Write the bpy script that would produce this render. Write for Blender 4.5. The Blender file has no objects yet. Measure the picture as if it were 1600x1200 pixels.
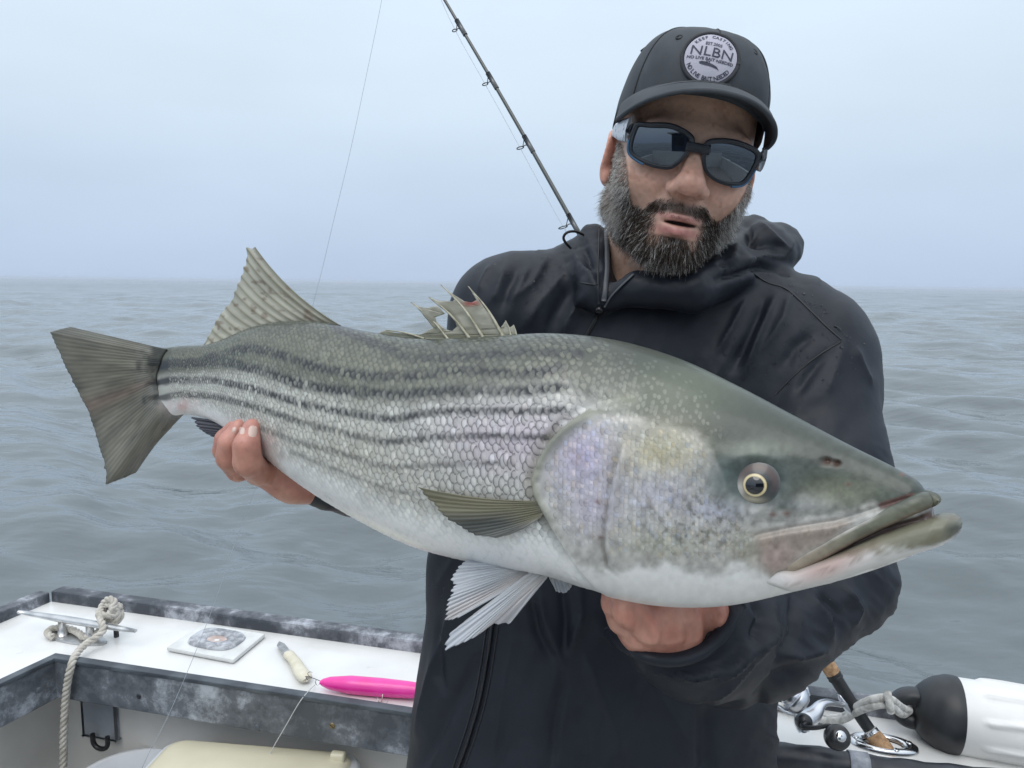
import bpy, bmesh, math, random
import numpy as np
from mathutils import Vector, Matrix, noise as mnoise
from mathutils.bvhtree import BVHTree
from mathutils.geometry import tessellate_polygon

random.seed(7); rng = np.random.default_rng(7)
sc = bpy.context.scene
R = math.radians
HAZE = 0.0009

# ------------------------------------------------------------------ camera
F = 1200.0                                   # focal length in photo pixels (1600 wide)
CAM = Vector((0, 0, 1.75))
MR = Matrix.Rotation(R(90 - 7.45), 3, 'X') @ Matrix.Rotation(R(0.68), 3, 'Z')
cd = bpy.data.cameras.new('camera'); cam = bpy.data.objects.new('camera', cd)
sc.collection.objects.link(cam); sc.camera = cam
cam.location = CAM; cam.rotation_euler = MR.to_euler()
cd.sensor_width = 36; cd.lens = 36 * F / 1600; cd.clip_start = 0.05; cd.clip_end = 20000

# ------------------------------------------------------------------ overcast sky, soft sun, exposure
SUN_EL, SUN_AZ = R(58), R(200)
w = bpy.data.worlds.new('World'); sc.world = w; w.use_nodes = True
nt = w.node_tree; nt.nodes.clear()
def wn(t, **k):
    n = nt.nodes.new(t)
    for a, b in k.items(): setattr(n, a, b)
    return n
def wl(a, b): nt.links.new(a, b)
tc = wn('ShaderNodeTexCoord'); sep = wn('ShaderNodeSeparateXYZ'); wl(tc.outputs['Generated'], sep.inputs[0])
ramp = wn('ShaderNodeValToRGB')               # overcast luminance: rises with the sine of the elevation
wl(sep.outputs['Z'], ramp.inputs[0])
cr = ramp.color_ramp
cr.elements[0].position = 0.0; cr.elements[0].color = (0.475, 0.59, 0.765, 1)
cr.elements[1].position = 1.0; cr.elements[1].color = (1.42, 1.50, 1.58, 1)
for p_, c_ in ((0.12, (0.54, 0.66, 0.81)), (0.22, (0.64, 0.765, 0.885)), (0.34, (0.70, 0.82, 0.95))):
    e = cr.elements.new(p_); e.color = (*c_, 1)
nz = wn('ShaderNodeTexNoise'); nz.inputs['Scale'].default_value = 2.2; nz.inputs['Detail'].default_value = 4
mp = wn('ShaderNodeMapping'); mp.inputs['Scale'].default_value = (1, 1, 3.2)
wl(tc.outputs['Generated'], mp.inputs[0]); wl(mp.outputs[0], nz.inputs[0])
nr = wn('ShaderNodeMapRange'); nr.inputs['From Min'].default_value = 0.3; nr.inputs['From Max'].default_value = 0.7
nr.inputs['To Min'].default_value = 0.955; nr.inputs['To Max'].default_value = 1.045
wl(nz.outputs['Fac'], nr.inputs['Value'])
mul = wn('ShaderNodeVectorMath', operation='SCALE'); wl(ramp.outputs[0], mul.inputs[0]); wl(nr.outputs[0], mul.inputs['Scale'])
bg = wn('ShaderNodeBackground'); wl(mul.outputs[0], bg.inputs[0]); bg.inputs[1].default_value = 0.97
sky = wn('ShaderNodeTexSky', sky_type='NISHITA'); sky.sun_disc = False
sky.sun_elevation = SUN_EL; sky.sun_rotation = SUN_AZ; sky.dust_density = 6; sky.air_density = 1.5
bg2 = wn('ShaderNodeBackground'); wl(sky.outputs[0], bg2.inputs[0]); bg2.inputs[1].default_value = 0.004
add = wn('ShaderNodeAddShader'); wl(bg.outputs[0], add.inputs[0]); wl(bg2.outputs[0], add.inputs[1])
wo = wn('ShaderNodeOutputWorld'); wl(add.outputs[0], wo.inputs[0])

sd = bpy.data.lights.new('sun', 'SUN'); sun = bpy.data.objects.new('sun', sd); sc.collection.objects.link(sun)
sd.energy = 1.0; sd.angle = R(40); sd.color = (1.0, 0.97, 0.93)
sdir = Vector((math.sin(SUN_AZ) * math.cos(SUN_EL), math.cos(SUN_AZ) * math.cos(SUN_EL), math.sin(SUN_EL)))
sun.rotation_euler = sdir.to_track_quat('Z', 'Y').to_euler()
sun.location = (0, -4, 8)

vs = sc.view_settings; vs.view_transform = 'Standard'; vs.look = 'None'; vs.exposure = 0.12; vs.gamma = 1.0
vs.use_curve_mapping = False

# ------------------------------------------------------------------ projection helpers (photo pixels <-> world)
MRn = np.array(MR); CAMn = np.array(CAM)
def P(x, y, d):
    return CAM + MR @ Vector(((x - 800) / F * d, (600 - y) / F * d, -d))
def Pn(x, y, d):
    x, y, d = np.broadcast_arrays(np.asarray(x, float), np.asarray(y, float), np.asarray(d, float))
    c = np.stack([(x - 800) / F * d, (600 - y) / F * d, -d], -1)
    return CAMn + c @ MRn.T
def proj(v):
    c = (np.asarray(v) - CAMn) @ MRn
    d = -c[..., 2]
    return 800 + c[..., 0] / d * F, 600 - c[..., 1] / d * F, d
def onZ(x, y, z):
    r = MR @ Vector(((x - 800) / F, (600 - y) / F, -1))
    return CAM + r * ((z - CAM.z) / r.z)
def sstep(a, b, x):
    t = np.clip((np.asarray(x, float) - a) / (b - a), 0, 1); return t * t * (3 - 2 * t)
def resample(pts, n):
    p = np.asarray(pts, float); d = np.r_[0, np.cumsum(np.linalg.norm(np.diff(p, axis=0), axis=1))]
    t = np.linspace(0, d[-1], n)
    return np.stack([np.interp(t, d, p[:, k]) for k in range(p.shape[1])], 1)
def smooth_path(pts, n, it=3):
    p = np.asarray(pts, float)
    for _ in range(it):
        q = [p[0]]
        for a, b in zip(p[:-1], p[1:]): q += [a * .75 + b * .25, a * .25 + b * .75]
        q.append(p[-1]); p = np.array(q)
    return resample(p, n)
def seg_dist(px, py, poly):
    """distance, signed side (+ = right of travel direction in image) and arclength fraction to a pixel polyline"""
    best = np.full(np.shape(px), 1e9); side = np.zeros(np.shape(px)); tt = np.zeros(np.shape(px))
    p = np.asarray(poly, float); L = np.r_[0, np.cumsum(np.linalg.norm(np.diff(p, axis=0), axis=1))]
    for i in range(len(p) - 1):
        ax, ay = p[i]; bx, by = p[i + 1]; dx, dy = bx - ax, by - ay; l2 = dx * dx + dy * dy + 1e-9
        t = np.clip(((px - ax) * dx + (py - ay) * dy) / l2, 0, 1)
        ex, ey = px - ax - t * dx, py - ay - t * dy
        d = np.hypot(ex, ey); m = d < best
        best = np.where(m, d, best); side = np.where(m, np.sign(dx * ey - dy * ex), side)
        tt = np.where(m, (L[i] + t * math.sqrt(l2)) / L[-1], tt)
    return best, side, tt
def in_poly(px, py, poly):
    r = np.zeros(np.shape(px), bool); p = np.asarray(poly, float); j = len(p) - 1
    for i in range(len(p)):
        xi, yi = p[i]; xj, yj = p[j]
        c = ((yi > py) != (yj > py)) & (px < (xj - xi) * (py - yi) / (yj - yi + 1e-12) + xi)
        r ^= c; j = i
    return r
def poly_soft(px, py, poly, soft):
    """1 inside, 0 outside, smooth over +-soft pixels"""
    q = np.vstack([poly, poly[:1]])
    d, _, _ = seg_dist(px, py, q); ins = in_poly(px, py, poly)
    return sstep(-soft, soft, np.where(ins, d, -d))

def vnoise(x, y, z=0.0, seed=0):
    """vectorised value noise in [-1,1]"""
    x, y, z = np.broadcast_arrays(np.asarray(x, float), np.asarray(y, float), np.asarray(z, float))
    xi, yi, zi = np.floor(x).astype(np.int64), np.floor(y).astype(np.int64), np.floor(z).astype(np.int64)
    xf, yf, zf = x - xi, y - yi, z - zi
    u, v, w_ = xf * xf * (3 - 2 * xf), yf * yf * (3 - 2 * yf), zf * zf * (3 - 2 * zf)
    def h(a, b, c):
        n = (a * 374761393 + b * 668265263 + c * 1274126177 + seed * 974711) & 0xffffffff
        n = ((n ^ (n >> 13)) * 1274126177) & 0xffffffff
        n = n ^ (n >> 16)
        return (n & 0xffff) / 32767.5 - 1
    r = 0
    for a in (0, 1):
        for b in (0, 1):
            for c in (0, 1):
                r = r + h(xi + a, yi + b, zi + c) * (u if a else 1 - u) * (v if b else 1 - v) * (w_ if c else 1 - w_)
    return r
def fbm(x, y, z=0.0, o=4, seed=0):
    r = 0; a = 0.5
    for i in range(o):
        r = r + a * vnoise(x * 2 ** i, y * 2 ** i, z * 2 ** i, seed + i * 17); a *= .5
    return r

# ------------------------------------------------------------------ object helpers
col = sc.collection
def link(o, parent=None):
    col.objects.link(o)
    if parent is not None: o.parent = parent
    return o
def thing(name, label, cat, loc=(0, 0, 0), group=None):
    o = bpy.data.objects.new(name, None); o.empty_display_size = .05; link(o); o.location = loc
    o['label'] = label; o['category'] = cat
    if group: o['group'] = group
    bpy.context.view_layer.update()
    return o
def tag(o, label, cat, group=None):
    o['label'] = label; o['category'] = cat
    if group: o['group'] = group
    return o
def np_mesh(name, verts, faces, mat, parent=None, smooth=True, colors=None, extra=None):
    """verts (n,3) world space; faces list of equal-size index arrays or (m,k) array(s)"""
    verts = np.asarray(verts, np.float64)
    if parent is not None:
        verts = verts - np.array(world_loc(parent))
    me = bpy.data.meshes.new(name)
    if isinstance(faces, np.ndarray): faces = [faces]
    faces = [np.asarray(f, np.int32) for f in faces if len(f)]
    tot = sum(f.size for f in faces); nf = sum(len(f) for f in faces)
    me.vertices.add(len(verts)); me.vertices.foreach_set('co', verts.astype(np.float32).ravel())
    me.loops.add(tot); me.polygons.add(nf)
    me.loops.foreach_set('vertex_index', np.concatenate([f.ravel() for f in faces]))
    sizes = np.concatenate([np.full(len(f), f.shape[1], np.int32) for f in faces])
    me.polygons.foreach_set('loop_start', np.r_[0, np.cumsum(sizes)[:-1]].astype(np.int32))
    if smooth: me.polygons.foreach_set('use_smooth', np.ones(nf, bool))
    me.update(calc_edges=True)
    if colors is not None:
        a = me.color_attributes.new('Col', 'FLOAT_COLOR', 'POINT')
        c = np.ones((len(verts), 4), np.float32); c[:, :colors.shape[1]] = colors
        a.data.foreach_set('color', c.ravel())
    for k, v in (extra or {}).items():
        a = me.attributes.new(k, 'FLOAT', 'POINT'); a.data.foreach_set('value', np.asarray(v, np.float32))
    if mat: me.materials.append(mat)
    o = bpy.data.objects.new(name, me); link(o, parent)
    return o
def world_loc(o):
    l = Vector(o.location)
    while o.parent is not None: o = o.parent; l = l + o.location
    return l
def bm_obj(name, bm, mat, parent=None, smooth=True):
    """bmesh in world coords"""
    if parent is not None:
        bmesh.ops.translate(bm, verts=bm.verts, vec=-world_loc(parent))
    bmesh.ops.recalc_face_normals(bm, faces=bm.faces)
    me = bpy.data.meshes.new(name); bm.to_mesh(me); bm.free()
    if smooth: me.polygons.foreach_set('use_smooth', np.ones(len(me.polygons), bool))
    if mat: me.materials.append(mat)
    o = bpy.data.objects.new(name, me); link(o, parent); return o
def grid_faces(n, m, closed_m=False, off=0):
    i, j = np.meshgrid(np.arange(n - 1), np.arange(m if closed_m else m - 1), indexing='ij')
    j2 = (j + 1) % m
    return (off + np.stack([i * m + j, (i + 1) * m + j, (i + 1) * m + j2, i * m + j2], -1)).reshape(-1, 4)
def frames(path):
    p = np.asarray(path, float); t = np.gradient(p, axis=0); t /= np.linalg.norm(t, axis=1)[:, None] + 1e-12
    a = np.array([0, 0, 1.]) if abs(t[0][2]) < .9 else np.array([1., 0, 0])
    n = np.cross(t[0], a); n /= np.linalg.norm(n); N = []
    for k in range(len(p)):
        n = n - t[k] * n.dot(t[k]); n /= np.linalg.norm(n); N.append(n.copy())
    N = np.array(N); return t, N, np.cross(t, N)
def tube_vf(path, rad, seg=10, flat=1.0, off=0, cap=True):
    p = np.asarray(path, float); n = len(p); rad = np.broadcast_to(np.asarray(rad, float), (n,))
    t, N, B = frames(p); a = np.arange(seg) * 2 * np.pi / seg
    v = p[:, None] + rad[:, None, None] * (np.cos(a)[None, :, None] * N[:, None] + flat * np.sin(a)[None, :, None] * B[:, None])
    v = v.reshape(-1, 3); f = grid_faces(n, seg, True, off)
    fs = [f]
    if cap:
        v = np.vstack([v, p[0], p[-1]]); k = np.arange(seg)
        c0 = np.stack([np.full(seg, n * seg), (k + 1) % seg, k], 1) + off
        c1 = np.stack([np.full(seg, n * seg + 1), (n - 1) * seg + k, (n - 1) * seg + (k + 1) % seg], 1) + off
        fs += [c0, c1]
    return v, fs
def join_vf(parts):
    V = []; Q = []; T = []; o = 0
    for v, fs in parts:
        for f in (fs if isinstance(fs, list) else [fs]):
            (Q if f.shape[1] == 4 else T).append(f + o)
        V.append(v); o += len(v)
    out = []
    if Q: out.append(np.vstack(Q))
    if T: out.append(np.vstack(T))
    return np.vstack(V), out
def tube(name, path, rad, mat, parent=None, seg=10, flat=1.0):
    v, f = tube_vf(path, rad, seg, flat); return np_mesh(name, v, f, mat, parent)
def box_bm(bm, c, sx, sy, sz, M=None, bev=0.0):
    r = bmesh.ops.create_cube(bm, size=1)
    M = M or Matrix.Identity(3)
    for v in r['verts']:
        v.co = Vector(c) + M @ Vector((v.co.x * sx, v.co.y * sy, v.co.z * sz))
    if bev:
        bmesh.ops.bevel(bm, geom=list({e for v in r['verts'] for e in v.link_edges}), offset=bev, segments=2, affect='EDGES', profile=.6)
def extrude_poly(name, pts, depthv, mat, parent=None, bev=0.0, smooth=False):
    """closed planar polygon (world pts) extruded by vector depthv"""
    bm = bmesh.new(); vs_ = [bm.verts.new(p) for p in pts]; f = bm.faces.new(vs_)
    g = bmesh.ops.extrude_face_region(bm, geom=[f])
    bmesh.ops.translate(bm, verts=[e for e in g['geom'] if isinstance(e, bmesh.types.BMVert)], vec=depthv)
    if bev:
        bmesh.ops.bevel(bm, geom=bm.edges[:], offset=bev, segments=2, affect='EDGES', profile=.6)
    return bm_obj(name, bm, mat, parent, smooth)
def rope_vf(path, R_, twist, strands=3, seg=7, fine=1):
    """laid rope: helical strands round a path"""
    p = np.asarray(path, float); t, N, B = frames(p)
    L = np.r_[0, np.cumsum(np.linalg.norm(np.diff(p, axis=0), axis=1))]
    parts = []
    for s in range(strands):
        a = 2 * np.pi * (s / strands + L / twist)
        q = p + .5 * R_ * (np.cos(a)[:, None] * N + np.sin(a)[:, None] * B)
        parts.append(tube_vf(q, .56 * R_, seg))
    return join_vf(parts)

# ------------------------------------------------------------------ materials
def mat(name, color=(.5, .5, .5), rough=.5, metal=0.0, spec=.5, coat=0.0, trans=0.0, sss=0.0, attr=False):
    m = bpy.data.materials.new(name); m.use_nodes = True
    b = m.node_tree.nodes['Principled BSDF']
    b.inputs['Base Color'].default_value = (*color, 1); b.inputs['Roughness'].default_value = rough
    b.inputs['Metallic'].default_value = metal; b.inputs['Specular IOR Level'].default_value = spec
    b.inputs['Coat Weight'].default_value = coat; b.inputs['Coat Roughness'].default_value = .08
    b.inputs['Transmission Weight'].default_value = trans
    if sss:
        b.inputs['Subsurface Weight'].default_value = sss; b.inputs['Subsurface Radius'].default_value = (.010, .004, .002)
        b.inputs['Subsurface Scale'].default_value = 1.0
    if attr:
        a = m.node_tree.nodes.new('ShaderNodeAttribute'); a.attribute_name = 'Col'
        m.node_tree.links.new(a.outputs['Color'], b.inputs['Base Color'])
    return m
def N_(m, t, **k):
    n = m.node_tree.nodes.new(t)
    for a, b in k.items(): setattr(n, a, b)
    return n
def bsdf(m): return m.node_tree.nodes['Principled BSDF']
def coords(m, kind='Object', scale=None):
    t = N_(m, 'ShaderNodeTexCoord')
    if scale is None: return t.outputs[kind]
    mp_ = N_(m, 'ShaderNodeMapping'); mp_.inputs['Scale'].default_value = scale
    m.node_tree.links.new(t.outputs[kind], mp_.inputs[0]); return mp_.outputs[0]
def add_noise_color(m, scale, c1, c2, lo=.35, hi=.65, detail=6, vec=None, rough=None):
    """base colour between two tones by noise; optional roughness range"""
    n = N_(m, 'ShaderNodeTexNoise'); n.inputs['Scale'].default_value = scale; n.inputs['Detail'].default_value = detail
    L = m.node_tree.links
    L.new(vec if vec is not None else coords(m), n.inputs['Vector'])
    r = N_(m, 'ShaderNodeValToRGB'); r.color_ramp.elements[0].position = lo; r.color_ramp.elements[1].position = hi
    r.color_ramp.elements[0].color = (*c1, 1); r.color_ramp.elements[1].color = (*c2, 1)
    L.new(n.outputs['Fac'], r.inputs[0]); L.new(r.outputs[0], bsdf(m).inputs['Base Color'])
    if rough:
        q = N_(m, 'ShaderNodeMapRange'); q.inputs['To Min'].default_value = rough[0]; q.inputs['To Max'].default_value = rough[1]
        L.new(n.outputs['Fac'], q.inputs['Value']); L.new(q.outputs[0], bsdf(m).inputs['Roughness'])
    return n, r
def add_bump(m, scale, strength, dist=.002, detail=4, vec=None, kind='noise'):
    L = m.node_tree.links
    if kind == 'noise':
        n = N_(m, 'ShaderNodeTexNoise'); n.inputs['Detail'].default_value = detail; out = n.outputs['Fac']
    else:
        n = N_(m, 'ShaderNodeTexVoronoi'); out = n.outputs['Distance']
    n.inputs['Scale'].default_value = scale
    L.new(vec if vec is not None else coords(m), n.inputs['Vector'])
    b = N_(m, 'ShaderNodeBump'); b.inputs['Strength'].default_value = strength; b.inputs['Distance'].default_value = dist
    L.new(out, b.inputs['Height'])
    inp = bsdf(m).inputs['Normal']
    if inp.is_linked: L.new(inp.links[0].from_socket, b.inputs['Normal'])
    L.new(b.outputs[0], inp)
    return b
# ------------------------------------------------------------------ sea
def build_sea():
    radii = np.concatenate([np.linspace(0.9, 3, 70, endpoint=False), np.geomspace(3, 320, 430, endpoint=False), np.geomspace(320, 9000, 80)])
    front = np.linspace(-46, 46, 640); side = np.linspace(46, 314, 130)[1:-1]
    ang = np.radians(np.r_[front, side])
    n, m_ = len(radii), len(ang)
    rr, aa = np.meshgrid(radii, ang, indexing='ij')
    x = rr * np.sin(aa); y = rr * np.cos(aa)
    z = np.zeros_like(x); r2 = np.random.default_rng(3)
    dr = np.gradient(radii)[:, None] * np.ones_like(x)
    dens = np.maximum(dr, rr * R(92) / 640)
    nwave = 90
    lam = np.geomspace(0.16, 16.0, nwave)
    for l in lam:
        th = r2.normal(R(205), R(34)); k = 2 * np.pi / l
        amp = l * 0.0072 * r2.uniform(.4, 1.25) * (1.0 if l > .6 else 1.25) * (1 if l < 3 else .75) * (1.55 if .6 < l < 4.5 else 1)
        ph = r2.uniform(0, 6.28)
        # wave groups so that crests come and go
        gl = l * r2.uniform(4, 8); gt = th + r2.normal(0, .8)
        env = .55 + .45 * np.sin(2 * np.pi / gl * (x * np.sin(gt) + y * np.cos(gt)) + r2.uniform(0, 6.28))
        a = k * (x * np.sin(th) + y * np.cos(th)) + ph
        s = np.sin(a + .35 * np.sin(a))
        z += amp * env * s * sstep(1.6, 3.2, l / np.maximum(dens, 1e-6))
    z -= 0.02
    v = np.stack([x, y, z], -1).reshape(-1, 3)
    f = grid_faces(n, m_, True)
    # inner disc under the boat
    v = np.vstack([v, [[0, 0, -.05]]]); k = np.arange(m_)
    t = np.stack([np.full(m_, n * m_), k, (k + 1) % m_], 1)
    m = mat('sea_water', (.022, .046, .048), .09, spec=.5)
    bsdf(m).inputs['IOR'].default_value = 1.333
    L = m.node_tree.links
    add_noise_color(m, .16, (.110, .130, .139), (.130, .152, .160), .3, .7, 3)
    # capillary ripples, calmer to the eye far from the boat (distance in the plane, not from any viewer)
    geo = N_(m, 'ShaderNodeTexCoord'); ln_ = N_(m, 'ShaderNodeVectorMath', operation='LENGTH'); L.new(geo.outputs['Object'], ln_.inputs[0])
    def rng_(a0, a1, b0, b1):
        q = N_(m, 'ShaderNodeMapRange'); q.inputs['From Min'].default_value = a0; q.inputs['From Max'].default_value = a1
        q.inputs['To Min'].default_value = b0; q.inputs['To Max'].default_value = b1; L.new(ln_.outputs['Value'], q.inputs['Value']); return q.outputs[0]
    vec = coords(m, 'Object', (1.0, 1.9, 1.0))
    for sc_, st, ds, far in ((.30, .5, .30, 2500), (1.6, .60, .06, 700), (5.5, .45, .015, 140), (17, .26, .0045, 30)):
        b = add_bump(m, sc_, st, ds, 3, vec); L.new(rng_(4, far, st, .04), b.inputs['Strength'])
    L.new(rng_(2, 200, .055, .20), bsdf(m).inputs['Roughness'])
    o = np_mesh('sea', v, [f[:, ::-1], t], m); o['kind'] = 'structure'
    return o
build_sea()

# ------------------------------------------------------------------ boat
ZD = 1.0                                        # top of the gunwale deck
m_gel = mat('white_gelcoat', (.80, .80, .78), .28, coat=.3)
add_noise_color(m_gel, 9, (.66, .66, .645), (.74, .74, .73), .3, .6, 8, rough=(.2, .42))
add_bump(m_gel, 60, .06, .001)
m_liner = mat('cockpit_liner', (.58, .56, .53), .5)
add_noise_color(m_liner, 6, (.47, .455, .43), (.60, .585, .56), .3, .65, 8); add_bump(m_liner, 90, .1, .001)
def weathered(name, dark, pale, scale=14, lo=.42, hi=.72):
    m = mat(name, dark, .6)
    L = m.node_tree.links
    v1 = coords(m, 'Object')
    a = N_(m, 'ShaderNodeTexNoise'); a.inputs['Scale'].default_value = scale; a.inputs['Detail'].default_value = 9; a.inputs['Roughness'].default_value = .74
    a.inputs['Distortion'].default_value = .15; L.new(v1, a.inputs['Vector'])
    b = N_(m, 'ShaderNodeTexNoise'); b.inputs['Scale'].default_value = scale * .22; b.inputs['Detail'].default_value = 3; L.new(v1, b.inputs['Vector'])
    s = N_(m, 'ShaderNodeMath', operation='MULTIPLY_ADD'); s.inputs[1].default_value = .55; L.new(b.outputs['Fac'], s.inputs[0])
    s2 = N_(m, 'ShaderNodeMath', operation='MULTIPLY'); s2.inputs[1].default_value = .62; L.new(a.outputs['Fac'], s2.inputs[0]); L.new(s2.outputs[0], s.inputs[2])
    r = N_(m, 'ShaderNodeValToRGB'); e = r.color_ramp.elements
    e[0].position = lo; e[0].color = (*dark, 1); e[1].position = hi; e[1].color = (*pale, 1)
    k = e.new((lo * .55 + hi * .45)); k.color = (*(np.array(dark) * .6 + np.array(pale) * .22), 1)
    L.new(s.outputs[0], r.inputs[0]); L.new(r.outputs[0], bsdf(m).inputs['Base Color'])
    add_bump(m, scale * 3, .25, .0015)
    return m
m_rail = weathered('weathered_rail', (.045, .052, .065), (.40, .42, .47), 20, .535, .72)
m_coam = weathered('weathered_coaming', (.060, .070, .085), (.38, .41, .46), 19, .525, .72)
m_cap = mat('coaming_cap', (.045, .055, .07), .5); add_noise_color(m_cap, 20, (.035, .043, .055), (.10, .12, .14), .4, .75, 6)
m_rubber = mat('navy_rubber', (.018, .022, .032), .42); add_noise_color(m_rubber, 24, (.012, .015, .022), (.05, .056, .07), .45, .8, 6); add_bump(m_rubber, 50, .35, .002)
m_steel = mat('polished_steel', (.62, .63, .65), .16, 1.0); add_bump(m_steel, 40, .05, .001)
m_alu = mat('worn_aluminium', (.55, .56, .57), .38, 1.0); add_noise_color(m_alu, 40, (.42, .43, .44), (.66, .66, .66), .3, .7)
m_black = mat('black_plastic', (.012, .012, .014), .35)
m_tape = mat('grey_tape', (.22, .24, .28), .5); add_noise_color(m_tape, 60, (.15, .165, .20), (.36, .38, .42), .35, .7)
m_brass = mat('tarnished_brass', (.24, .19, .11), .45, .9)
m_bracket = mat('grey_bracket', (.25, .27, .30), .55); add_noise_color(m_bracket, 12, (.21, .23, .26), (.29, .31, .34))

boat = thing('fishing_boat', 'white fishing boat gunwale with weathered dark trim round the cockpit', 'boat', (0, 1.3, ZD))
# plan of the gunwale: far (outer) and near (inner) edges, extended past the frame
Af, Bf = onZ(80, 940, ZD), onZ(650, 1020, ZD)            # outer edge, deck level
An, Bn = onZ(87, 1029, ZD), onZ(639, 1114, ZD)           # inner edge
def ext(a, b, t): return a + (b - a) * t
Cf = ext(Af, Bf, 3.6)
Dl = onZ(0, 974, ZD); El = onZ(0, 1070, ZD)
Lf = ext(Af, Dl, 9.0); Ln = ext(An, El, 9.0)             # side deck runs off to the left of the frame
Cn = Bn + (Cf - Bf) + (Bn - An).normalized() * .0
dirT = (Bf - Af).normalized(); dirN = Vector((-dirT.y, dirT.x, 0))
if dirN.y < 0: dirN = -dirN
dirS = (Dl - Af).normalized(); 
# the right-hand part of the deck is a little wider towards the cockpit
Gn = onZ(1201, 1184, ZD); Hn = onZ(1600, 1236, ZD); Hn2 = ext(Gn, Hn, 2.5)
bm = bmesh.new()
pts = [Lf, Af, Cf, Vector((Hn2.x, Hn2.y, ZD)), Gn, Bn, An, Ln]
vs_ = [bm.verts.new(p) for p in pts]; f = bm.faces.new(vs_)
g = bmesh.ops.extrude_face_region(bm, geom=[f])
bmesh.ops.translate(bm, verts=[e for e in g['geom'] if isinstance(e, bmesh.types.BMVert)], vec=(0, 0, -.045))
bm_obj('gunwale_deck', bm, m_gel, boat, False)

def wall(name, a, b, out, z0, z1, th, m, parent, bev=.003):
    """upright board from a to b (plan), thickness th towards 'out'"""
    a = Vector((a.x, a.y, 0)); b = Vector((b.x, b.y, 0)); o = out.normalized() * th
    q = [a, b, b + o, a + o]
    return extrude_poly(name, [Vector((p.x, p.y, z0)) for p in q], Vector((0, 0, z1 - z0)), m, parent, bev)
Zt = Vector((0, 0, 1))
outS = Vector((dirS.y, -dirS.x, 0)); 
if outS.dot(Af - An) < 0: outS = -outS
# outer rail: raised weathered lip along stern and side
wall('outer_rail', Af, Cf, dirN, ZD - .16, ZD + .026, .035, m_rail, boat, .005)
wall('outer_rail', Lf, Af + dirS * .0015, outS, ZD - .16, ZD + .024, .034, m_rail, boat, .005)
# inner coaming boards with dark cap strips
inN = -dirN; dirI = (Bn - An).normalized(); inI = Vector((dirI.y, -dirI.x, 0)); 
if inI.dot(dirN) > 0: inI = -inI
Bn2 = ext(An, Bn, 1.25)
cz = .072
wall('coaming_board', An, Bn2, inI, ZD - cz, ZD + .004, .016, m_coam, boat, .002)
wall('cap_strip', An - dirI * .0, Bn2, inI, ZD + .0045, ZD + .0125, .019, m_cap, boat, .002)
dirJ = (Ln - An).normalized(); inJ = Vector((dirJ.y, -dirJ.x, 0))
if inJ.dot(inI) < 0: inJ = -inJ
wall('coaming_board', An, Ln, inJ, ZD - cz - .002, ZD + .0035, .0155, m_coam, boat, .002)
wall('cap_strip', An, Ln, inJ, ZD + .004, ZD + .012, .0185, m_cap, boat, .002)
# seam cover at the corner
tube('corner_seam', [An + inI * .017 + Zt * .010, An + inI * .017 - Zt * (cz)], .0025, m_black, boat, 8)
# right-hand inner edge: soft navy roll with a band of tape
pr = smooth_path([ext(Gn, Hn, t) + Zt * (.004 + .003 * math.sin(9 * t)) for t in np.linspace(-.35, 2.4, 12)], 60)
tube('edge_roll', pr, .0215 + .0012 * np.sin(np.arange(60) * 1.7), m_rubber, boat, 16)
i0 = int(np.argmin(np.abs(proj(pr)[0] - 1340)))
tube('tape_band', smooth_path(pr[i0 - 1:i0 + 3], 8)[1:6], .0237, m_tape, boat, 16)
# liner walls below the coaming, cockpit sole, outer hull side
wall('liner_panel', An + inI * -.055 - dirI * .10, Bn2 + inI * -.055, -inI, .20, ZD - .046, .02, m_liner, boat, 0)
wall('liner_panel', An + inJ * -.055 - dirJ * .05, Ln + inJ * -.055, -inJ, .20, ZD - .047, .02, m_liner, boat, 0)
wall('liner_panel', Gn + Vector((0, .03, 0)), Hn2 + Vector((0, .03, 0)), Vector((0, 1, 0)), .20, ZD - .047, .02, m_liner, boat, 0)
wall('hull_side', Af - dirN * .01, Cf - dirN * .01, dirN, -.3, ZD - .10, .03, m_gel, boat, 0)
wall('hull_side', Lf - outS * .01, Af - outS * .01, outS, -.3, ZD - .101, .029, m_gel, boat, 0)
Rr = Vector((2.6, 0.6, 0))
bm = bmesh.new()
for p in [(-2.3, -2.6), (2.4, -2.6), (2.4, 1.55), (1.0, 1.38), (-.9, 1.62), (-2.3, 1.5)]: bm.verts.new((p[0], p[1], .22))
bm.verts.ensure_lookup_table(); bm.faces.new(bm.verts[:])
m_sole = mat('cockpit_sole', (.42, .42, .40), .6); add_noise_color(m_sole, 18, (.33, .33, .32), (.47, .47, .45)); add_bump(m_sole, 200, .4, .002)
bm_obj('cockpit_sole', bm, m_sole, boat, False)
# the rest of the cockpit behind the photographer (reflections only); wheelhouse added to block frontal sky light
m_win = mat('tinted_window', (.02, .025, .03), .08); m_navy = mat('navy_paint', (.035, .05, .085), .45); add_noise_color(m_navy, 5, (.03, .043, .075), (.045, .06, .10))
bm = bmesh.new(); box_bm(bm, (0, -2.55, .75), 4.6, .08, 1.1); bm_obj('bulkhead', bm, m_gel, boat, False)
bm = bmesh.new(); box_bm(bm, (.25, -2.6, 1.9), 2.4, .10, 1.2); bm_obj('unseen_wheelhouse_panel', bm, m_navy, boat, False)
for wx in (-.5, .25, 1.0):
    bm = bmesh.new(); box_bm(bm, (wx, -2.54, 2.0), .62, .03, .55, bev=.01); bm_obj('unseen_wheelhouse_window', bm, m_win, boat, False)
bm = bmesh.new(); box_bm(bm, (.25, -3.0, 2.55), 2.8, 1.4, .08, bev=.02); bm_obj('unseen_wheelhouse_roof', bm, m_gel, boat, False)
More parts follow.
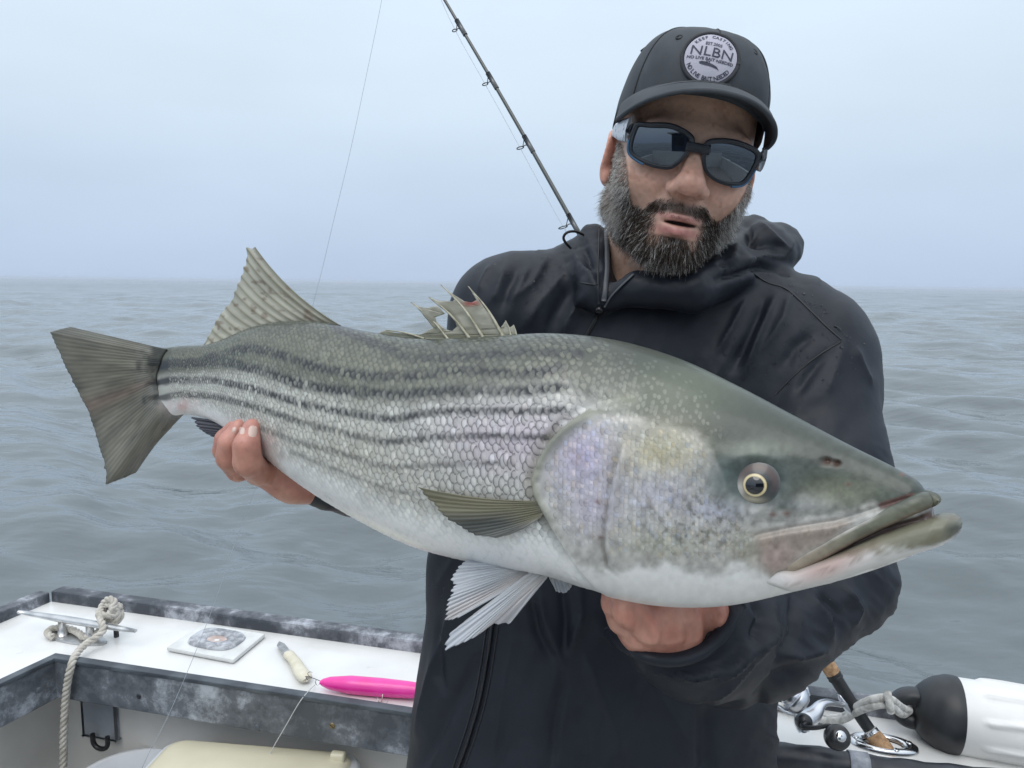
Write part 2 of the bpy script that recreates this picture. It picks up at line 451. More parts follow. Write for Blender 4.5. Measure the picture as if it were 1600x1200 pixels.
bm = bmesh.new(); box_bm(bm, (2.42, -.55, .6), .12, 4.2, .82); bm_obj('side_panel', bm, m_gel, boat, False)
bm = bmesh.new(); box_bm(bm, (-2.36, -.5, .6), .12, 4.2, .8); bm_obj('side_panel', bm, m_gel, boat, False)

# screws in the coaming
def disc(name, c, n, r, th, m, parent, seg=20, dome=.3):
    n = Vector(n).normalized(); c = Vector(c)
    prof = [(0, th), (r * .6, th * (1 - .1)), (r * .9, th * (1 - dome)), (r, 0)]
    return lathe(name, c, n, prof, m, parent, seg)
def lathe(name, c, axis, prof, m, parent, seg=24, smooth=True):
    """profile [(radius, height)] turned round axis at c"""
    axis = Vector(axis).normalized(); q = axis.to_track_quat('Z', 'Y').to_matrix()
    a = np.arange(seg) * 2 * np.pi / seg
    v = np.concatenate([np.stack([r * np.cos(a), r * np.sin(a), np.full(seg, h)], 1) for r, h in prof])
    v = v @ np.array(q).T + np.array(c)
    return np_mesh(name, v, grid_faces(len(prof), seg, True), m, parent, smooth)
def on_wall(x, y, p0, n):
    r = MR @ Vector(((x - 800) / F, (600 - y) / F, -1)); return CAM + r * ((p0 - CAM).dot(n) / r.dot(n))
for (x, y, r_, mm) in ((519, 1134, .0060, m_brass), (217, 1088, .0050, m_rubber), (402, 1137, .0060, m_coam)):
    c = on_wall(x, y, An + inI * .016, inI); s = disc('screw', c, inI, r_, .002, mm, boat)
    if mm is m_brass:
        bm = bmesh.new(); Mx = Matrix((dirI, inI, Zt)).transposed() @ Matrix.Rotation(R(35), 3, 'Y')
        box_bm(bm, c + inI * .0019, .0095, .0008, .0014, Mx); bm_obj('slot', bm, m_black, s, False)
c = on_wall(61, 1078, An + inJ * .0155, inJ); disc('screw', c, inJ, .006, .002, m_coam, boat)
# grey bracket and hose end under the coaming
c0 = on_wall(134, 1096, An - inI * .054, inI); c1 = on_wall(188, 1160, An - inI * .054, inI)
Mx = Matrix((dirI, inI, Zt)).transposed()
wd = abs((c1 - c0).dot(dirI)); ht = abs(c1.z - c0.z)
bm = bmesh.new(); box_bm(bm, (c0 + c1) / 2 + inI * .004 + Zt * .01, wd, .012, ht, Mx, .004); bm_obj('bracket', bm, m_bracket, boat, True)
c = on_wall(157, 1163, An - inI * .03, inI)
tube('hose_end', smooth_path([c + dirI * .018 + Zt * .02, c + dirI * .018 - Zt * .004, c - Zt * .012, c - dirI * .018 - Zt * .004, c - dirI * .018 + Zt * .02], 16), .005, m_black, boat, 8)

# square flush fitting with a worn bezel
def deck_pt(x, y, h=0): return onZ(x, y, ZD + h)
q = [deck_pt(260, 1019), deck_pt(318, 981), deck_pt(415, 997), deck_pt(365, 1039)]
m_pad = mat('white_pad', (.66, .67, .66), .4); add_noise_color(m_pad, 25, (.58, .59, .58), (.70, .71, .70))
fit = extrude_poly('deck_fitting', [p + Zt * .002 for p in q], Vector((0, 0, .009)), m_pad, boat, .004)
cc = (q[0] + q[2]) / 2; e1 = (q[1] - q[0]) / 2; e2 = (q[3] - q[0]) / 2
def sup_ring(name, s0, s1, z0, z1, m, pw=3.2, parent=None):
    a = np.linspace(0, 2 * np.pi, 48, endpoint=False)
    def ring(s, z, p_):
        k = (np.abs(np.cos(a)) ** p_ + np.abs(np.sin(a)) ** p_) ** (-1 / p_) * s
        return np.array(cc)[None] + (k * np.cos(a))[:, None] * np.array(e1) + (k * np.sin(a))[:, None] * np.array(e2) + np.array([0, 0, z])
    v = np.concatenate([ring(s1, z0, pw), ring(s1 - .03, z1, pw), ring(s0 + .05, z1, 2.2), ring(s0, z0 + .001, 2), ring(s0 * .9, z0 - .02, 2)])
    return np_mesh(name, v, grid_faces(5, 48, True), m, parent or boat)
sup_ring('bezel', .27, .70, .0115, .0165, weathered('worn_bezel', (.20, .21, .23), (.52, .54, .58), 70, .42, .66), parent=fit)
m_cop = mat('pinkish_cup', (.52, .40, .36), .45); add_noise_color(m_cop, 60, (.40, .30, .27), (.60, .50, .46))
v = [np.array(cc) + .285 * (math.cos(t) * np.array(e1) + math.sin(t) * np.array(e2)) + np.array([0, 0, .0125]) for t in np.linspace(0, 6.283, 32, endpoint=False)]
np_mesh('cup', np.vstack([v, [np.array(cc) + np.array([0, 0, .0105])]]), np.stack([np.arange(32), (np.arange(32) + 1) % 32, np.full(32, 32)], 1), m_cop, fit)

# cleat
ca, cb = onZ(29, 956, ZD + .040), onZ(212, 986, ZD + .040)
cl_dir = (cb - ca).normalized(); cmid = (ca + cb) / 2
cleat_bar = tube('cleat', resample(np.array([ca, cb]), 12), np.interp(np.linspace(0, 1, 12), [0, .1, .4, .6, .9, 1], [.0045, .0065, .0095, .0095, .0065, .0045]), m_alu, boat, 12, .75)
for s in (-1, 1):
    p = cmid + cl_dir * (s * .036)
    tube('cleat_post', [p - Zt * .001, p - Zt * .020, p - Zt * .036], [.008, .008, .012], m_alu, cleat_bar, 10)
b0 = cmid - Zt * .0395
extrude_poly('cleat_base', [b0 + cl_dir * (.075 * math.cos(t)) + Vector((-cl_dir.y, cl_dir.x, 0)) * (.022 * math.sin(t)) for t in np.linspace(0, 6.283, 24, endpoint=False)], Vector((0, 0, .005)), m_alu, cleat_bar, .001)
p = onZ(182, 995, ZD)
tube('stud', [p, p + Zt * .022], .0052, m_black, boat, 10)

# flush rod holder on the right
hc = onZ(1380, 1165, ZD); hx = (onZ(1436, 1174, ZD) - hc); hy = Vector((-hx.y, hx.x, 0)).normalized() * (hx.length * .52)
def ell(s, z, t0=0): 
    a = np.linspace(0, 2 * np.pi, 48, endpoint=False)
    return np.array(hc) + s * np.cos(a)[:, None] * np.array(hx) + s * np.sin(a)[:, None] * np.array(hy) + np.array([0, 0, z])
holder = np_mesh('rod_holder', np.concatenate([ell(1, .0006), ell(.97, .006), ell(.85, .0085), ell(.62, .0075), ell(.585, .004), ell(.56, -.03), ell(.5, -.12)]), grid_faces(7, 48, True), m_steel, boat)
m_hole = mat('holder_bore', (.10, .065, .04), .5)
np_mesh('bore', np.concatenate([ell(.565, .002), ell(.53, -.04), ell(.45, -.13), ell(.02, -.13)]), grid_faces(4, 48, True), m_hole, holder)
for t in (math.pi, 0.35, -1.2):
    c = hc + hx * (.79 * math.cos(t)) + hy * (.79 * math.sin(t)) + Zt * .0078
    s = disc('bolt', c, Zt, .0048, .002, m_steel, holder)
# ------------------------------------------------------------------ striped bass
def cspline(xk, yk, x):
    """Catmull-Rom style cubic interpolation through knots"""
    xk = np.asarray(xk, float); yk = np.asarray(yk, float)
    m = np.gradient(yk, xk, axis=0); i = np.clip(np.searchsorted(xk, x) - 1, 0, len(xk) - 2)
    h = xk[i + 1] - xk[i]; t = (x - xk[i]) / h
    sh = (slice(None),) + (None,) * (yk.ndim - 1); t = t[sh]; h = h[sh]
    return ((2 * t**3 - 3 * t**2 + 1) * yk[i] + (t**3 - 2 * t**2 + t) * h * m[i] + (-2 * t**3 + 3 * t**2) * yk[i + 1] + (t**3 - t**2) * h * m[i + 1])
KEYS = [  # top pixel, bottom pixel, half-width ratio
    (234, 546, 252, 651, .05), (256, 544, 271, 651, .26), (280, 541, 290, 648, .40), (326, 538, 330, 656, .45), (402, 510, 392, 694, .50), (487, 502, 478, 757, .54), (570, 517, 566, 810, .56),
    (660, 529, 660, 854, .57), (760, 526, 765, 880, .57), (870, 521, 868, 899, .57), (960, 531, 950, 925, .56), (1060, 560, 1045, 944, .55),
    (1150, 602, 1140, 944, .54), (1250, 655, 1240, 924, .52), (1335, 700, 1335, 900, .50), (1395, 730, 1400, 878, .52), (1430, 750, 1440, 862, .58), (1456, 767, 1462, 852, .66)]
KEYS = np.array(KEYS, float)
sk = np.r_[0, np.cumsum(np.hypot(np.diff((KEYS[:, 0] + KEYS[:, 2]) / 2), np.diff((KEYS[:, 1] + KEYS[:, 3]) / 2)))]; sk /= sk[-1]
D_TAIL, D_SNOUT = .83, .505
def dmid(px): return np.interp(px, [80, 1500], [D_TAIL + .045, D_SNOUT])
NS, NT, NTF = 760, 170, 60
ss = np.linspace(0, 1, NS); kk = cspline(sk, KEYS, ss)
cxm, cym = (kk[:, 0] + kk[:, 2]) / 2, (kk[:, 1] + kk[:, 3]) / 2
dd = dmid(cxm)
Ptop, Pbot = Pn(kk[:, 0], kk[:, 1], dd), Pn(kk[:, 2], kk[:, 3], dd)
Cc = (Ptop + Pbot) / 2; Uu = (Ptop - Pbot) / 2
hl = np.linalg.norm(Uu, axis=1)
Tt = np.gradient(Cc, axis=0); Tt /= np.linalg.norm(Tt, axis=1)[:, None]
Nn = np.cross(Uu, Tt); Nn /= np.linalg.norm(Nn, axis=1)[:, None]
if ((CAMn - Cc[NS // 2]) @ Nn[NS // 2]) < 0: Nn = -Nn
ww = hl * kk[:, 4]
# round off the snout
cap_ = np.sqrt(np.clip(1 - np.clip((ss - .978) / .022, 0, 1) ** 2, 0, 1)); cap_ = np.maximum(cap_, .02)
def section(theta, side):
    """positions for angles theta (bottom -pi/2 .. top pi/2); side +1 faces the camera"""
    s_, c_ = np.sin(theta), np.cos(theta)
    k = np.sign(s_) * np.abs(s_) ** .96; cw = np.abs(c_) ** .88
    belly = 1 + .10 * np.exp(-((theta + .75) / .5) ** 2)
    return (Cc[:, None] + (Uu * cap_[:, None])[:, None] * k[None, :, None]
            + side * (Nn * (ww * cap_)[:, None])[:, None] * (cw * belly)[None, :, None])
# feature lines traced on the flank (photo pixels)
OPER = np.array([(985, 622), (958, 626), (930, 634), (905, 648), (880, 667), (858, 690), (843, 716), (832, 750), (836, 775), (848, 798), (864, 826), (884, 858), (905, 890), (930, 920), (965, 945)], float)
PREO = np.array([(975, 690), (966, 715), (957, 745), (951, 780), (947, 815), (944, 850), (952, 884), (980, 905)], float)
EYE = (1182, 756)
MOUTH = np.array([(1219, 900), (1250, 897), (1289, 880), (1322, 861), (1341, 847), (1383, 828), (1432, 815), (1475, 793)], float)
MAXTOP = np.array([(1182, 836), (1234, 825), (1308, 814), (1377, 792), (1421, 778), (1446, 762)], float)
MAXPLATE = np.array([(1182, 836), (1234, 825), (1308, 815), (1330, 815), (1290, 850), (1250, 868), (1226, 895), (1206, 900), (1190, 874)], float)
def features(px, py):
    """lateral relief in metres"""
    d, side, t = seg_dist(px, py, OPER)
    sd = np.where(in_poly(px, py, np.vstack([OPER, (1600, 1000), (1600, 500)])), d, -d)
    up = sstep(600, 660, py)
    h = .0075 * sstep(-1.5, 5, sd) * np.exp(-np.clip(sd, 0, 400) / 170) * sstep(612, 665, py)
    h += -.0030 * np.exp(-((sd + 6) / 7) ** 2) * sstep(620, 665, py)
    h += .0012 * np.exp(-((sd - 8) / 6) ** 2) * up * sstep(980, 900, px)
    d, side, t = seg_dist(px, py, PREO)
    fade = sstep(0, .12, t) * sstep(1, .8, t)
    sgn = np.where(px > np.interp(py, PREO[:, 1], PREO[:, 0]), 1, -1)
    h += fade * (-.0026 * np.exp(-(d / 4.5) ** 2) + .0018 * np.exp(-((d * sgn - 10) / 8) ** 2))
    # eye socket and brow
    ex, ey = px - EYE[0], py - EYE[1]; er = np.hypot(ex, ey * 1.05)
    h += -.0050 * np.exp(-(er / 34) ** 4) + .0014 * np.exp(-((er - 50) / 12) ** 2)
    h += .0015 * np.exp(-((py - 712) / 14) ** 2) * np.exp(-((px - 1190) / 90) ** 2)
    # hollow between eye and snout, nostrils
    h += -.0025 * np.exp(-((px - 1290) / 60) ** 2 - ((py - 775) / 30) ** 2)
    for nx, ny, nr in ((1292, 721, 5), (1307, 724, 4)): h += -.004 * np.exp(-(((px - nx) / (nr * 1.5)) ** 2 + ((py - ny) / nr) ** 2))
    # mouth groove, maxilla plate
    d, side, t = seg_dist(px, py, MOUTH); h += -.0055 * np.exp(-(d / 7) ** 2)
    d, side, t = seg_dist(px, py, MAXTOP)
    below = np.where(py > np.interp(px, MAXTOP[:, 0], MAXTOP[:, 1]), 1, -1)
    h += (-.0022 * np.exp(-(d / 4) ** 2) + .0014 * np.exp(-((d * below - 12) / 10) ** 2)) * sstep(1165, 1190, px)
    h += .0014 * poly_soft(px, py, MAXPLATE, 8)
    # soft undulation
    h += .0008 * fbm(px / 60, py / 60, o=3, seed=4)
    # dents from handling the wrist of the tail
    return h
STRIPES = [
    [(520, 508), (560, 525), (640, 561), (713, 559), (824, 550), (905, 553)],
    [(325, 560), (390, 543), (440, 555), (500, 575), (560, 586), (637, 589), (713, 578), (808, 585), (880, 575)],
    [(224, 579), (265, 568), (350, 565), (419, 582), (470, 601), (523, 609), (618, 617), (697, 610), (824, 611), (880, 604)],
    [(214, 606), (265, 594), (333, 594), (402, 609), (470, 631), (539, 645), (612, 656), (682, 643), (745, 642), (840, 643), (880, 640)],
    [(234, 625), (282, 616), (333, 619), (402, 637), (470, 660), (523, 673), (602, 692), (682, 683), (777, 681), (830, 683), (862, 684)],
    [(405, 668), (470, 693), (523, 705), (602, 730), (682, 727), (760, 724), (800, 724)],
    [(455, 706), (507, 727), (555, 746), (618, 768), (660, 772)]]
S_HALF = [7, 8, 8, 6, 5.4, 4.4, 3.4]
S_STR = [.9, 1.0, 1.0, .95, .85, .65, .5]
def lerp(a, b, t): return np.asarray(a) + (np.asarray(b) - np.asarray(a)) * np.asarray(t)[..., None]
def pigment(px, py, tv, stripes=True):
    """skin colour of the fish at traced position; tv = -1 belly .. 1 back"""
    back = lerp(np.array((.122, .130, .104)), np.array((.060, .068, .056)), sstep(.55, .95, tv)); silver = np.array((.47, .47, .43)); belly = np.array((.80, .81, .80))
    n1 = fbm(px / 40, py / 22, o=4, seed=1); n2 = fbm(px / 9, py / 9, o=3, seed=2); n3 = fbm(px / 130, py / 90, o=3, seed=9)
    tb = np.interp(px, [240, 460, 700, 860], [.18, .22, .42, .52]) + .12 * n1
    kb_ = sstep(tb - .16, tb + .16, tv)[..., None]; c = silver * (1 - kb_) + back * kb_
    c = lerp(c, np.array((.55, .47, .535)), .75 * np.exp(-((px - 800) / 130) ** 2 - ((py - 690) / 60) ** 2))
    c = lerp(c, np.array((.50, .48, .40)), .5 * np.exp(-((px - 560) / 160) ** 2 - ((tv + .1) / .3) ** 2))
    c = lerp(c, belly, sstep(-.35, -.72, tv + .10 * n1))
    c = lerp(c, np.array((.60, .42, .40)), np.clip(.9 * np.exp(-((px - 285) / 26) ** 2 - ((py - 634) / 12) ** 2) + .5 * np.exp(-((px - 415) / 20) ** 2 - ((py - 690) / 18) ** 2), 0, 1) * np.clip(.6 + 1.4 * n2, 0, 1))
    for line, hw, st in (zip(STRIPES, S_HALF, S_STR) if stripes else ()):
        d, _, t = seg_dist(px, py, np.array(line, float))
        wob = 1 + .45 * n2
        k = st * sstep(hw * 1.5 * wob, hw * .45 * wob, d) * np.clip(1.05 + .7 * fbm(px / 23, py / 40, o=2, seed=5), .25, 1)
        c = lerp(c, (.026, .029, .033), k)
    # root of the tail: skin runs out into the fin
    kt = sstep(215, 195, px + 26 * n1 + 10 * n2 - .012 * (py - 598) ** 2 * .35)
    c = lerp(c, np.array((.145, .140, .112)), kt)
    # ---------------- head
    head = in_poly(px, py, np.vstack([OPER, (1700, 1000), (1700, 400), (1010, 400)]))
    dO, _, _ = seg_dist(px, py, OPER)
    hm = np.where(py < 640, sstep(900, 1010, px + (640 - py) * -.25), head.astype(float))
    top = np.array((.052, .063, .053)); cheek = np.array((.44, .43, .405)); white = np.array((.82, .82, .80))
    yb = np.interp(px, [880, 930, 965, 1010, 1090, 1118, 1135, 1165, 1225, 1260, 1330, 1420, 1470], [640, 640, 640, 664, 672, 700, 745, 790, 802, 800, 806, 790, 776])
    hc_ = lerp(cheek, top, sstep(14, -14, py - yb + 26 * n1))
    def blob(c0, color, k, x, y, rx, ry): return lerp(c0, np.array(color), np.clip(k * np.exp(-((px - x) / rx) ** 2 - ((py - y) / ry) ** 2), 0, 1))
    hc_ = blob(hc_, (.52, .46, .60), .85, 915, 712, 48, 52); hc_ = blob(hc_, (.50, .46, .56), .7, 930, 790, 34, 40)
    hc_ = blob(hc_, (.44, .40, .27), .85, 1035, 705, 60, 42); hc_ = blob(hc_, (.47, .46, .55), .6, 1030, 770, 60, 30)
    hc_ = blob(hc_, (.45, .46, .58), .6, 1120, 795, 45, 18); hc_ = blob(hc_, (.30, .29, .21), .65, 1170, 855, 34, 26)
    hc_ = blob(hc_, (.36, .36, .28), .6, 1040, 850, 70, 22); hc_ = blob(hc_, (.50, .50, .50), .55, 1265, 785, 42, 16)
    hc_ = blob(hc_, (.26, .27, .19), .6, 1310, 770, 60, 22); hc_ = blob(hc_, (.085, .12, .12), .85, 1140, 752, 42, 34)
    hc_ = blob(hc_, (.10, .125, .12), .9, 1182, 756, 52, 46); hc_ = blob(hc_, (.21, .24, .19), .5, 1185, 700, 50, 14)
    hc_ = blob(hc_, (.15, .175, .12), .6, 1060, 610, 90, 40)
    yw = np.interp(px, [860, 940, 1000, 1060, 1120, 1180, 1250, 1330, 1420, 1470], [880, 893, 880, 884, 892, 893, 908, 893, 868, 850])
    wm_ = sstep(-14, 12, py - yw + 26 * n1); hc_ = lerp(hc_, white, wm_)
    # speckle of small dark flecks on the lower cheek
    fl = sstep(.10, .34, fbm(px / 7, py / 5.5, o=2, seed=31)) * np.exp(-((px - 1090) / 95) ** 2 - ((py - 815) / 55) ** 2)
    hc_ = lerp(hc_, (.11, .11, .085), .75 * np.clip(fl, 0, 1))
    # maxilla plate, dark reddish grooves, nostrils, scratches
    mp_ = poly_soft(px, py, MAXPLATE, 10)
    hc_ = lerp(hc_, (.26, .205, .165), .8 * mp_); hc_ = blob(hc_, (.42, .32, .29), .7, 1215, 870, 26, 22)
    hc_ = lerp(hc_, (.10, .07, .05), .6 * mp_ * sstep(.05, .3, n2) * sstep(850, 826, py))
    d, _, _ = seg_dist(px, py, MOUTH); hc_ = lerp(hc_, (.06, .03, .025), .9 * sstep(10, 4, d))
    d, _, _ = seg_dist(px, py, np.array([(1377, 790), (1400, 783), (1425, 775)], float)); hc_ = lerp(hc_, (.16, .08, .07), .8 * sstep(7, 3, d))
    for nx, ny, nr in ((1292, 721, 6), (1307, 724, 5), (1410, 741, 3), (1325, 757, 3), (1209, 803, 4), (1230, 802, 4), (937, 783, 4), (942, 838, 4)):
        hc_ = lerp(hc_, (.12, .055, .04), .8 * np.exp(-(((px - nx) / (nr * 1.3)) ** 2 + ((py - ny) / nr) ** 2)))
    # gill cover margin: olive skirt, white lower edge
    hc_ = lerp(hc_, (.26, .265, .19), .75 * sstep(20, 6, dO) * sstep(880, 760, py)); hc_ = lerp(hc_, white, .9 * sstep(10, 3, dO) * sstep(800, 850, py))
    hc_ = lerp(hc_, (.16, .17, .14), .5 * sstep(16, 5, np.abs(dO - 14)) * sstep(770, 680, py))
    d, _, t = seg_dist(px, py, PREO); hc_ = lerp(hc_, (.20, .19, .17), .6 * sstep(4.5, 1.5, d) * sstep(0, .1, t) * sstep(1, .8, t))
    hc_ = hc_ * (1 + .48 * (1 - .82 * wm_) * n2 * np.clip((py - 640) / 80, 0.25, 1) + .12 * n3)[..., None]
    c = c * (1 + .16 * n2 + .10 * n3)[..., None]
    # shoulder behind the gill cover: shadow gap painted as a dark band
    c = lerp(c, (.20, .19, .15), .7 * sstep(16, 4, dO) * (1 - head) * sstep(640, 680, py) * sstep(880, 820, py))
    c = lerp(c, hc_, np.clip(hm, 0, 1))
    return np.clip(c, .010, .88)

m_fish = mat('wet_fish_skin', (.4, .4, .4), .42, spec=.38, coat=.18, attr=True)
bsdf(m_fish).inputs['Coat Roughness'].default_value = .16
def fish_nodes(m):
    L = m.node_tree.links
    a = N_(m, 'ShaderNodeAttribute'); a.attribute_name = 'Col'
    sp = N_(m, 'ShaderNodeSeparateColor'); sp.mode = 'HSV'; L.new(a.outputs['Color'], sp.inputs[0])
    q = N_(m, 'ShaderNodeMapRange'); q.inputs['From Min'].default_value = .15; q.inputs['From Max'].default_value = .6
    q.inputs['To Min'].default_value = .0; q.inputs['To Max'].default_value = .30
    L.new(sp.outputs[2], q.inputs['Value']); L.new(q.outputs[0], bsdf(m).inputs['Metallic'])
    add_bump(m, 420, .22, .0008, 3); add_bump(m, 90, .12, .001, 4)
fish_nodes(m_fish)
m_scale = mat('fish_scale', (.4, .4, .4), .36, coat=.28, attr=True); fish_nodes(m_scale)

fish = thing('striped_bass', 'large striped bass with dark lengthwise stripes held across the man\'s chest', 'fish', tuple(Cc[NS // 2]))
th = np.linspace(-np.pi / 2, np.pi / 2, NT); thf = np.linspace(np.pi / 2, -np.pi / 2, NTF)[1:-1]
base_near = section(th, 1); PX, PY, _ = proj(base_near)
hN = features(PX, PY) * (np.cos(th)[None] ** .35) * sstep(1.0, .985, ss)[:, None] * sstep(0, .03, ss)[:, None]
near = base_near + Nn[:, None] * hN[..., None]
mir = section(thf, 1); MX, MY, _ = proj(mir)
far = section(thf, -1) - Nn[:, None] * (features(MX, MY) * (np.cos(thf)[None] ** .35) * sstep(1.0, .985, ss)[:, None])[..., None]
tvN = np.broadcast_to(np.sin(th), PX.shape); tvF = np.broadcast_to(np.sin(thf), MX.shape)
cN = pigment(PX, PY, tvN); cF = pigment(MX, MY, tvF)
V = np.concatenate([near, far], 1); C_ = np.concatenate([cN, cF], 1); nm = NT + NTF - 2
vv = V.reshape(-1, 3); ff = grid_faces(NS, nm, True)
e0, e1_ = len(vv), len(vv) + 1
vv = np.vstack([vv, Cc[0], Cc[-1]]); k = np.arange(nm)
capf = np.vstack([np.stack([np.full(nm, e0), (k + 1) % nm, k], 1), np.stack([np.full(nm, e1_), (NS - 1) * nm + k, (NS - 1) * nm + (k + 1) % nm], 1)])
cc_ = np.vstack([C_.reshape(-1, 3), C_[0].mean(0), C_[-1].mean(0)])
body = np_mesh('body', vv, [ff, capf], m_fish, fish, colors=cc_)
fish_bvh = BVHTree.FromPolygons([Vector(p) for p in vv[::1]], [tuple(q) for q in ff[::1].tolist()])
def fish_hit(x, y, lift=0.0):
    r = (MR @ Vector(((x - 800) / F, (600 - y) / F, -1))).normalized()
    h = fish_bvh.ray_cast(CAM, r)
    if h[0] is None: return None
    return h[0] - r * lift
def fish_pt(x, y, lift=0.0):
    p = fish_hit(x, y, lift)
    if p is None: p = P(x, y, float(dmid(x)) - .005)
    return p
Nside = Vector(Nn[NS // 2])

# ---- scales: overlapping shingles, the largest 300 singly, the rest joined
def near_at(sv, tv_):
    a = np.clip(sv, 0, 1) * (NS - 1); b = np.clip((tv_ + np.pi / 2) / np.pi, 0, 1) * (NT - 1)
    i = np.clip(a.astype(int), 0, NS - 2); j = np.clip(b.astype(int), 0, NT - 2); fa = (a - i)[..., None]; fb = (b - j)[..., None]
    g_ = lambda A: (A[i, j] * (1 - fa) + A[i + 1, j] * fa) * (1 - fb) + (A[i, j + 1] * (1 - fa) + A[i + 1, j + 1] * fa) * fb
    return g_
Nrm = np.cross(np.gradient(near, axis=0), np.gradient(near, axis=1)); Nrm /= np.linalg.norm(Nrm, axis=2)[..., None] + 1e-12
if (Nrm[NS // 2, NT // 2] @ Nn[NS // 2]) < 0: Nrm = -Nrm
PXY = np.stack([PX, PY], -1)
arc = np.r_[0, np.cumsum(np.linalg.norm(np.diff(Cc, axis=0), axis=1))]
hh = np.convolve(np.pad(hl, 40, 'edge'), np.ones(81) / 81, 'valid')
uu_ = np.r_[0, np.cumsum(np.diff(arc) / (.067 * hh[1:]))]            # scale columns along the body
NA, NB = 5, 5
def make_scales():
    out = []
    dth = .0625; rows = int(2.75 / dth)
    for r_ in range(rows):
        t0 = -1.30 + r_ * dth
        for c_ in range(int(uu_[-1]) + 1):
            u0 = c_ + (.5 if r_ % 2 else 0) + .10 * rng.normal()
            tt0 = t0 + .012 * rng.normal()
            s0 = np.interp(u0, uu_, ss)
            g_ = near_at(np.array([s0]), np.array([tt0])); x, y = g_(PXY)[0]
            if s0 < .03 or s0 > .80 or x > 1010: continue
            # stop at the gill cover, keep to the shoulder above it
            dO, _, _ = seg_dist(np.array([x]), np.array([y]), OPER)
            if in_poly(np.array([x]), np.array([y]), np.vstack([OPER, (1700, 1000), (1700, 615)]))[0] or (dO[0] < 5 and y > 640): continue
            if y < 640 and x > 930 + rng.uniform(-30, 40): continue
            out.append((u0, tt0, s0, x, y, dth, 1.0))
    return out
CHEEK = np.array([(900, 668), (960, 645), (1020, 672), (1095, 680), (1112, 720), (1108, 770), (1150, 808), (1180, 830), (1170, 868), (1100, 872), (1000, 860), (957, 860), (965, 800), (972, 740), (940, 850), (900, 850), (858, 770), (860, 720)], float)
NAPE = np.array([(925, 540), (1000, 552), (1075, 590), (1130, 630), (1140, 690), (1110, 690), (1020, 668), (965, 640), (925, 632)], float)
def make_cheek():
    out = []
    for r_ in range(46):
        for c_ in range(46):
            x = 855 + c_ * 10.5 + (5.25 if r_ % 2 else 0) + rng.normal() * 1.5; y = 530 + r_ * 7.6 + rng.normal() * 1.3
            X, Y = np.array([x]), np.array([y])
            if in_poly(X, Y, CHEEK)[0]: out.append((x, y, .037, .70))
            elif in_poly(X, Y, NAPE)[0] and rng.random() < np.interp(x, [940, 1140], [1.0, .35]): out.append((x, y, .038, .66))
    return out
gaP = near_at
sv_list = make_scales()
# invert pixel -> (s, theta) for cheek scales by nearest grid node
from mathutils.kdtree import KDTree
kd = KDTree(NS // 4 * (NT // 2))
idx = []
for i in range(0, NS // 4 * 4, 4):
    for j in range(0, NT // 2 * 2, 2):
        kd.insert((PX[i, j], PY[i, j], 0), len(idx)); idx.append((i, j))
kd.balance()
uOf = lambda s: np.interp(s, ss, uu_)
for (x, y, tw_, sz_) in make_cheek():
    _, k_, _ = kd.find((x, y, 0)); i, j = idx[k_]
    sv_list.append((uOf(ss[i]), th[j], ss[i], x, y, tw_, sz_))
A_, B_ = np.meshgrid(np.linspace(-1, 1, NA), np.linspace(0, 1, NB), indexing='ij')
scale_faces = grid_faces(NA, NB)
SC = np.array([(a, b, c, d, e, f_, g) for a, b, c, d, e, f_, g in sv_list])
al = np.sqrt(np.clip(1 - (np.clip(B_ - .42, 0, 1) / .60) ** 2, 0.04, 1)) * (.80 + .20 * np.clip(B_ / .35, 0, 1))
tvv = SC[:, 1, None, None] + (A_ * al)[None] * (SC[:, 5, None, None] * .80) * (1 + .12 * rng.normal(size=len(SC)))[:, None, None]
uvv = SC[:, 0, None, None] + (.55 - 1.30 * (B_ - .06 * (1 - al)))[None] * SC[:, 6, None, None]
svv = np.interp(uvv, uu_, ss)
g_ = near_at(svv, np.clip(tvv, -1.55, 1.55)); pos = g_(near); nor = g_(Nrm); pxy = g_(PXY)
pitch = (.067 * np.interp(SC[:, 2], ss, hh))
tilt = (1 + .35 * rng.normal(size=len(SC)))[:, None, None]
dome = 1 - A_ ** 2
cheekm = SC[:, 6] < .9
amp = np.where(cheekm, .020, .058) * np.where(SC[:, 1] < -.55, .6, 1)
lift = pitch[:, None, None] * amp[:, None, None] * ((B_ - .35)[None] * 1.5 * tilt + .55 * dome[None] * B_[None] - .25)
pos = pos + nor * lift[..., None]
cs = pigment(pxy[..., 0], pxy[..., 1], np.sin(tvv)); cs0 = pigment(pxy[..., 0], pxy[..., 1], np.sin(tvv), False)
brk = np.clip(.62 * sstep(.50, .92, B_)[None] * sstep(-.9, .1, .55 - np.sin(SC[:, 1]))[:, None, None] + (rng.random(len(SC)) < .13)[:, None, None] * .6, 0, .9)
cs = cs + (cs0 * .92 - cs) * brk[..., None]
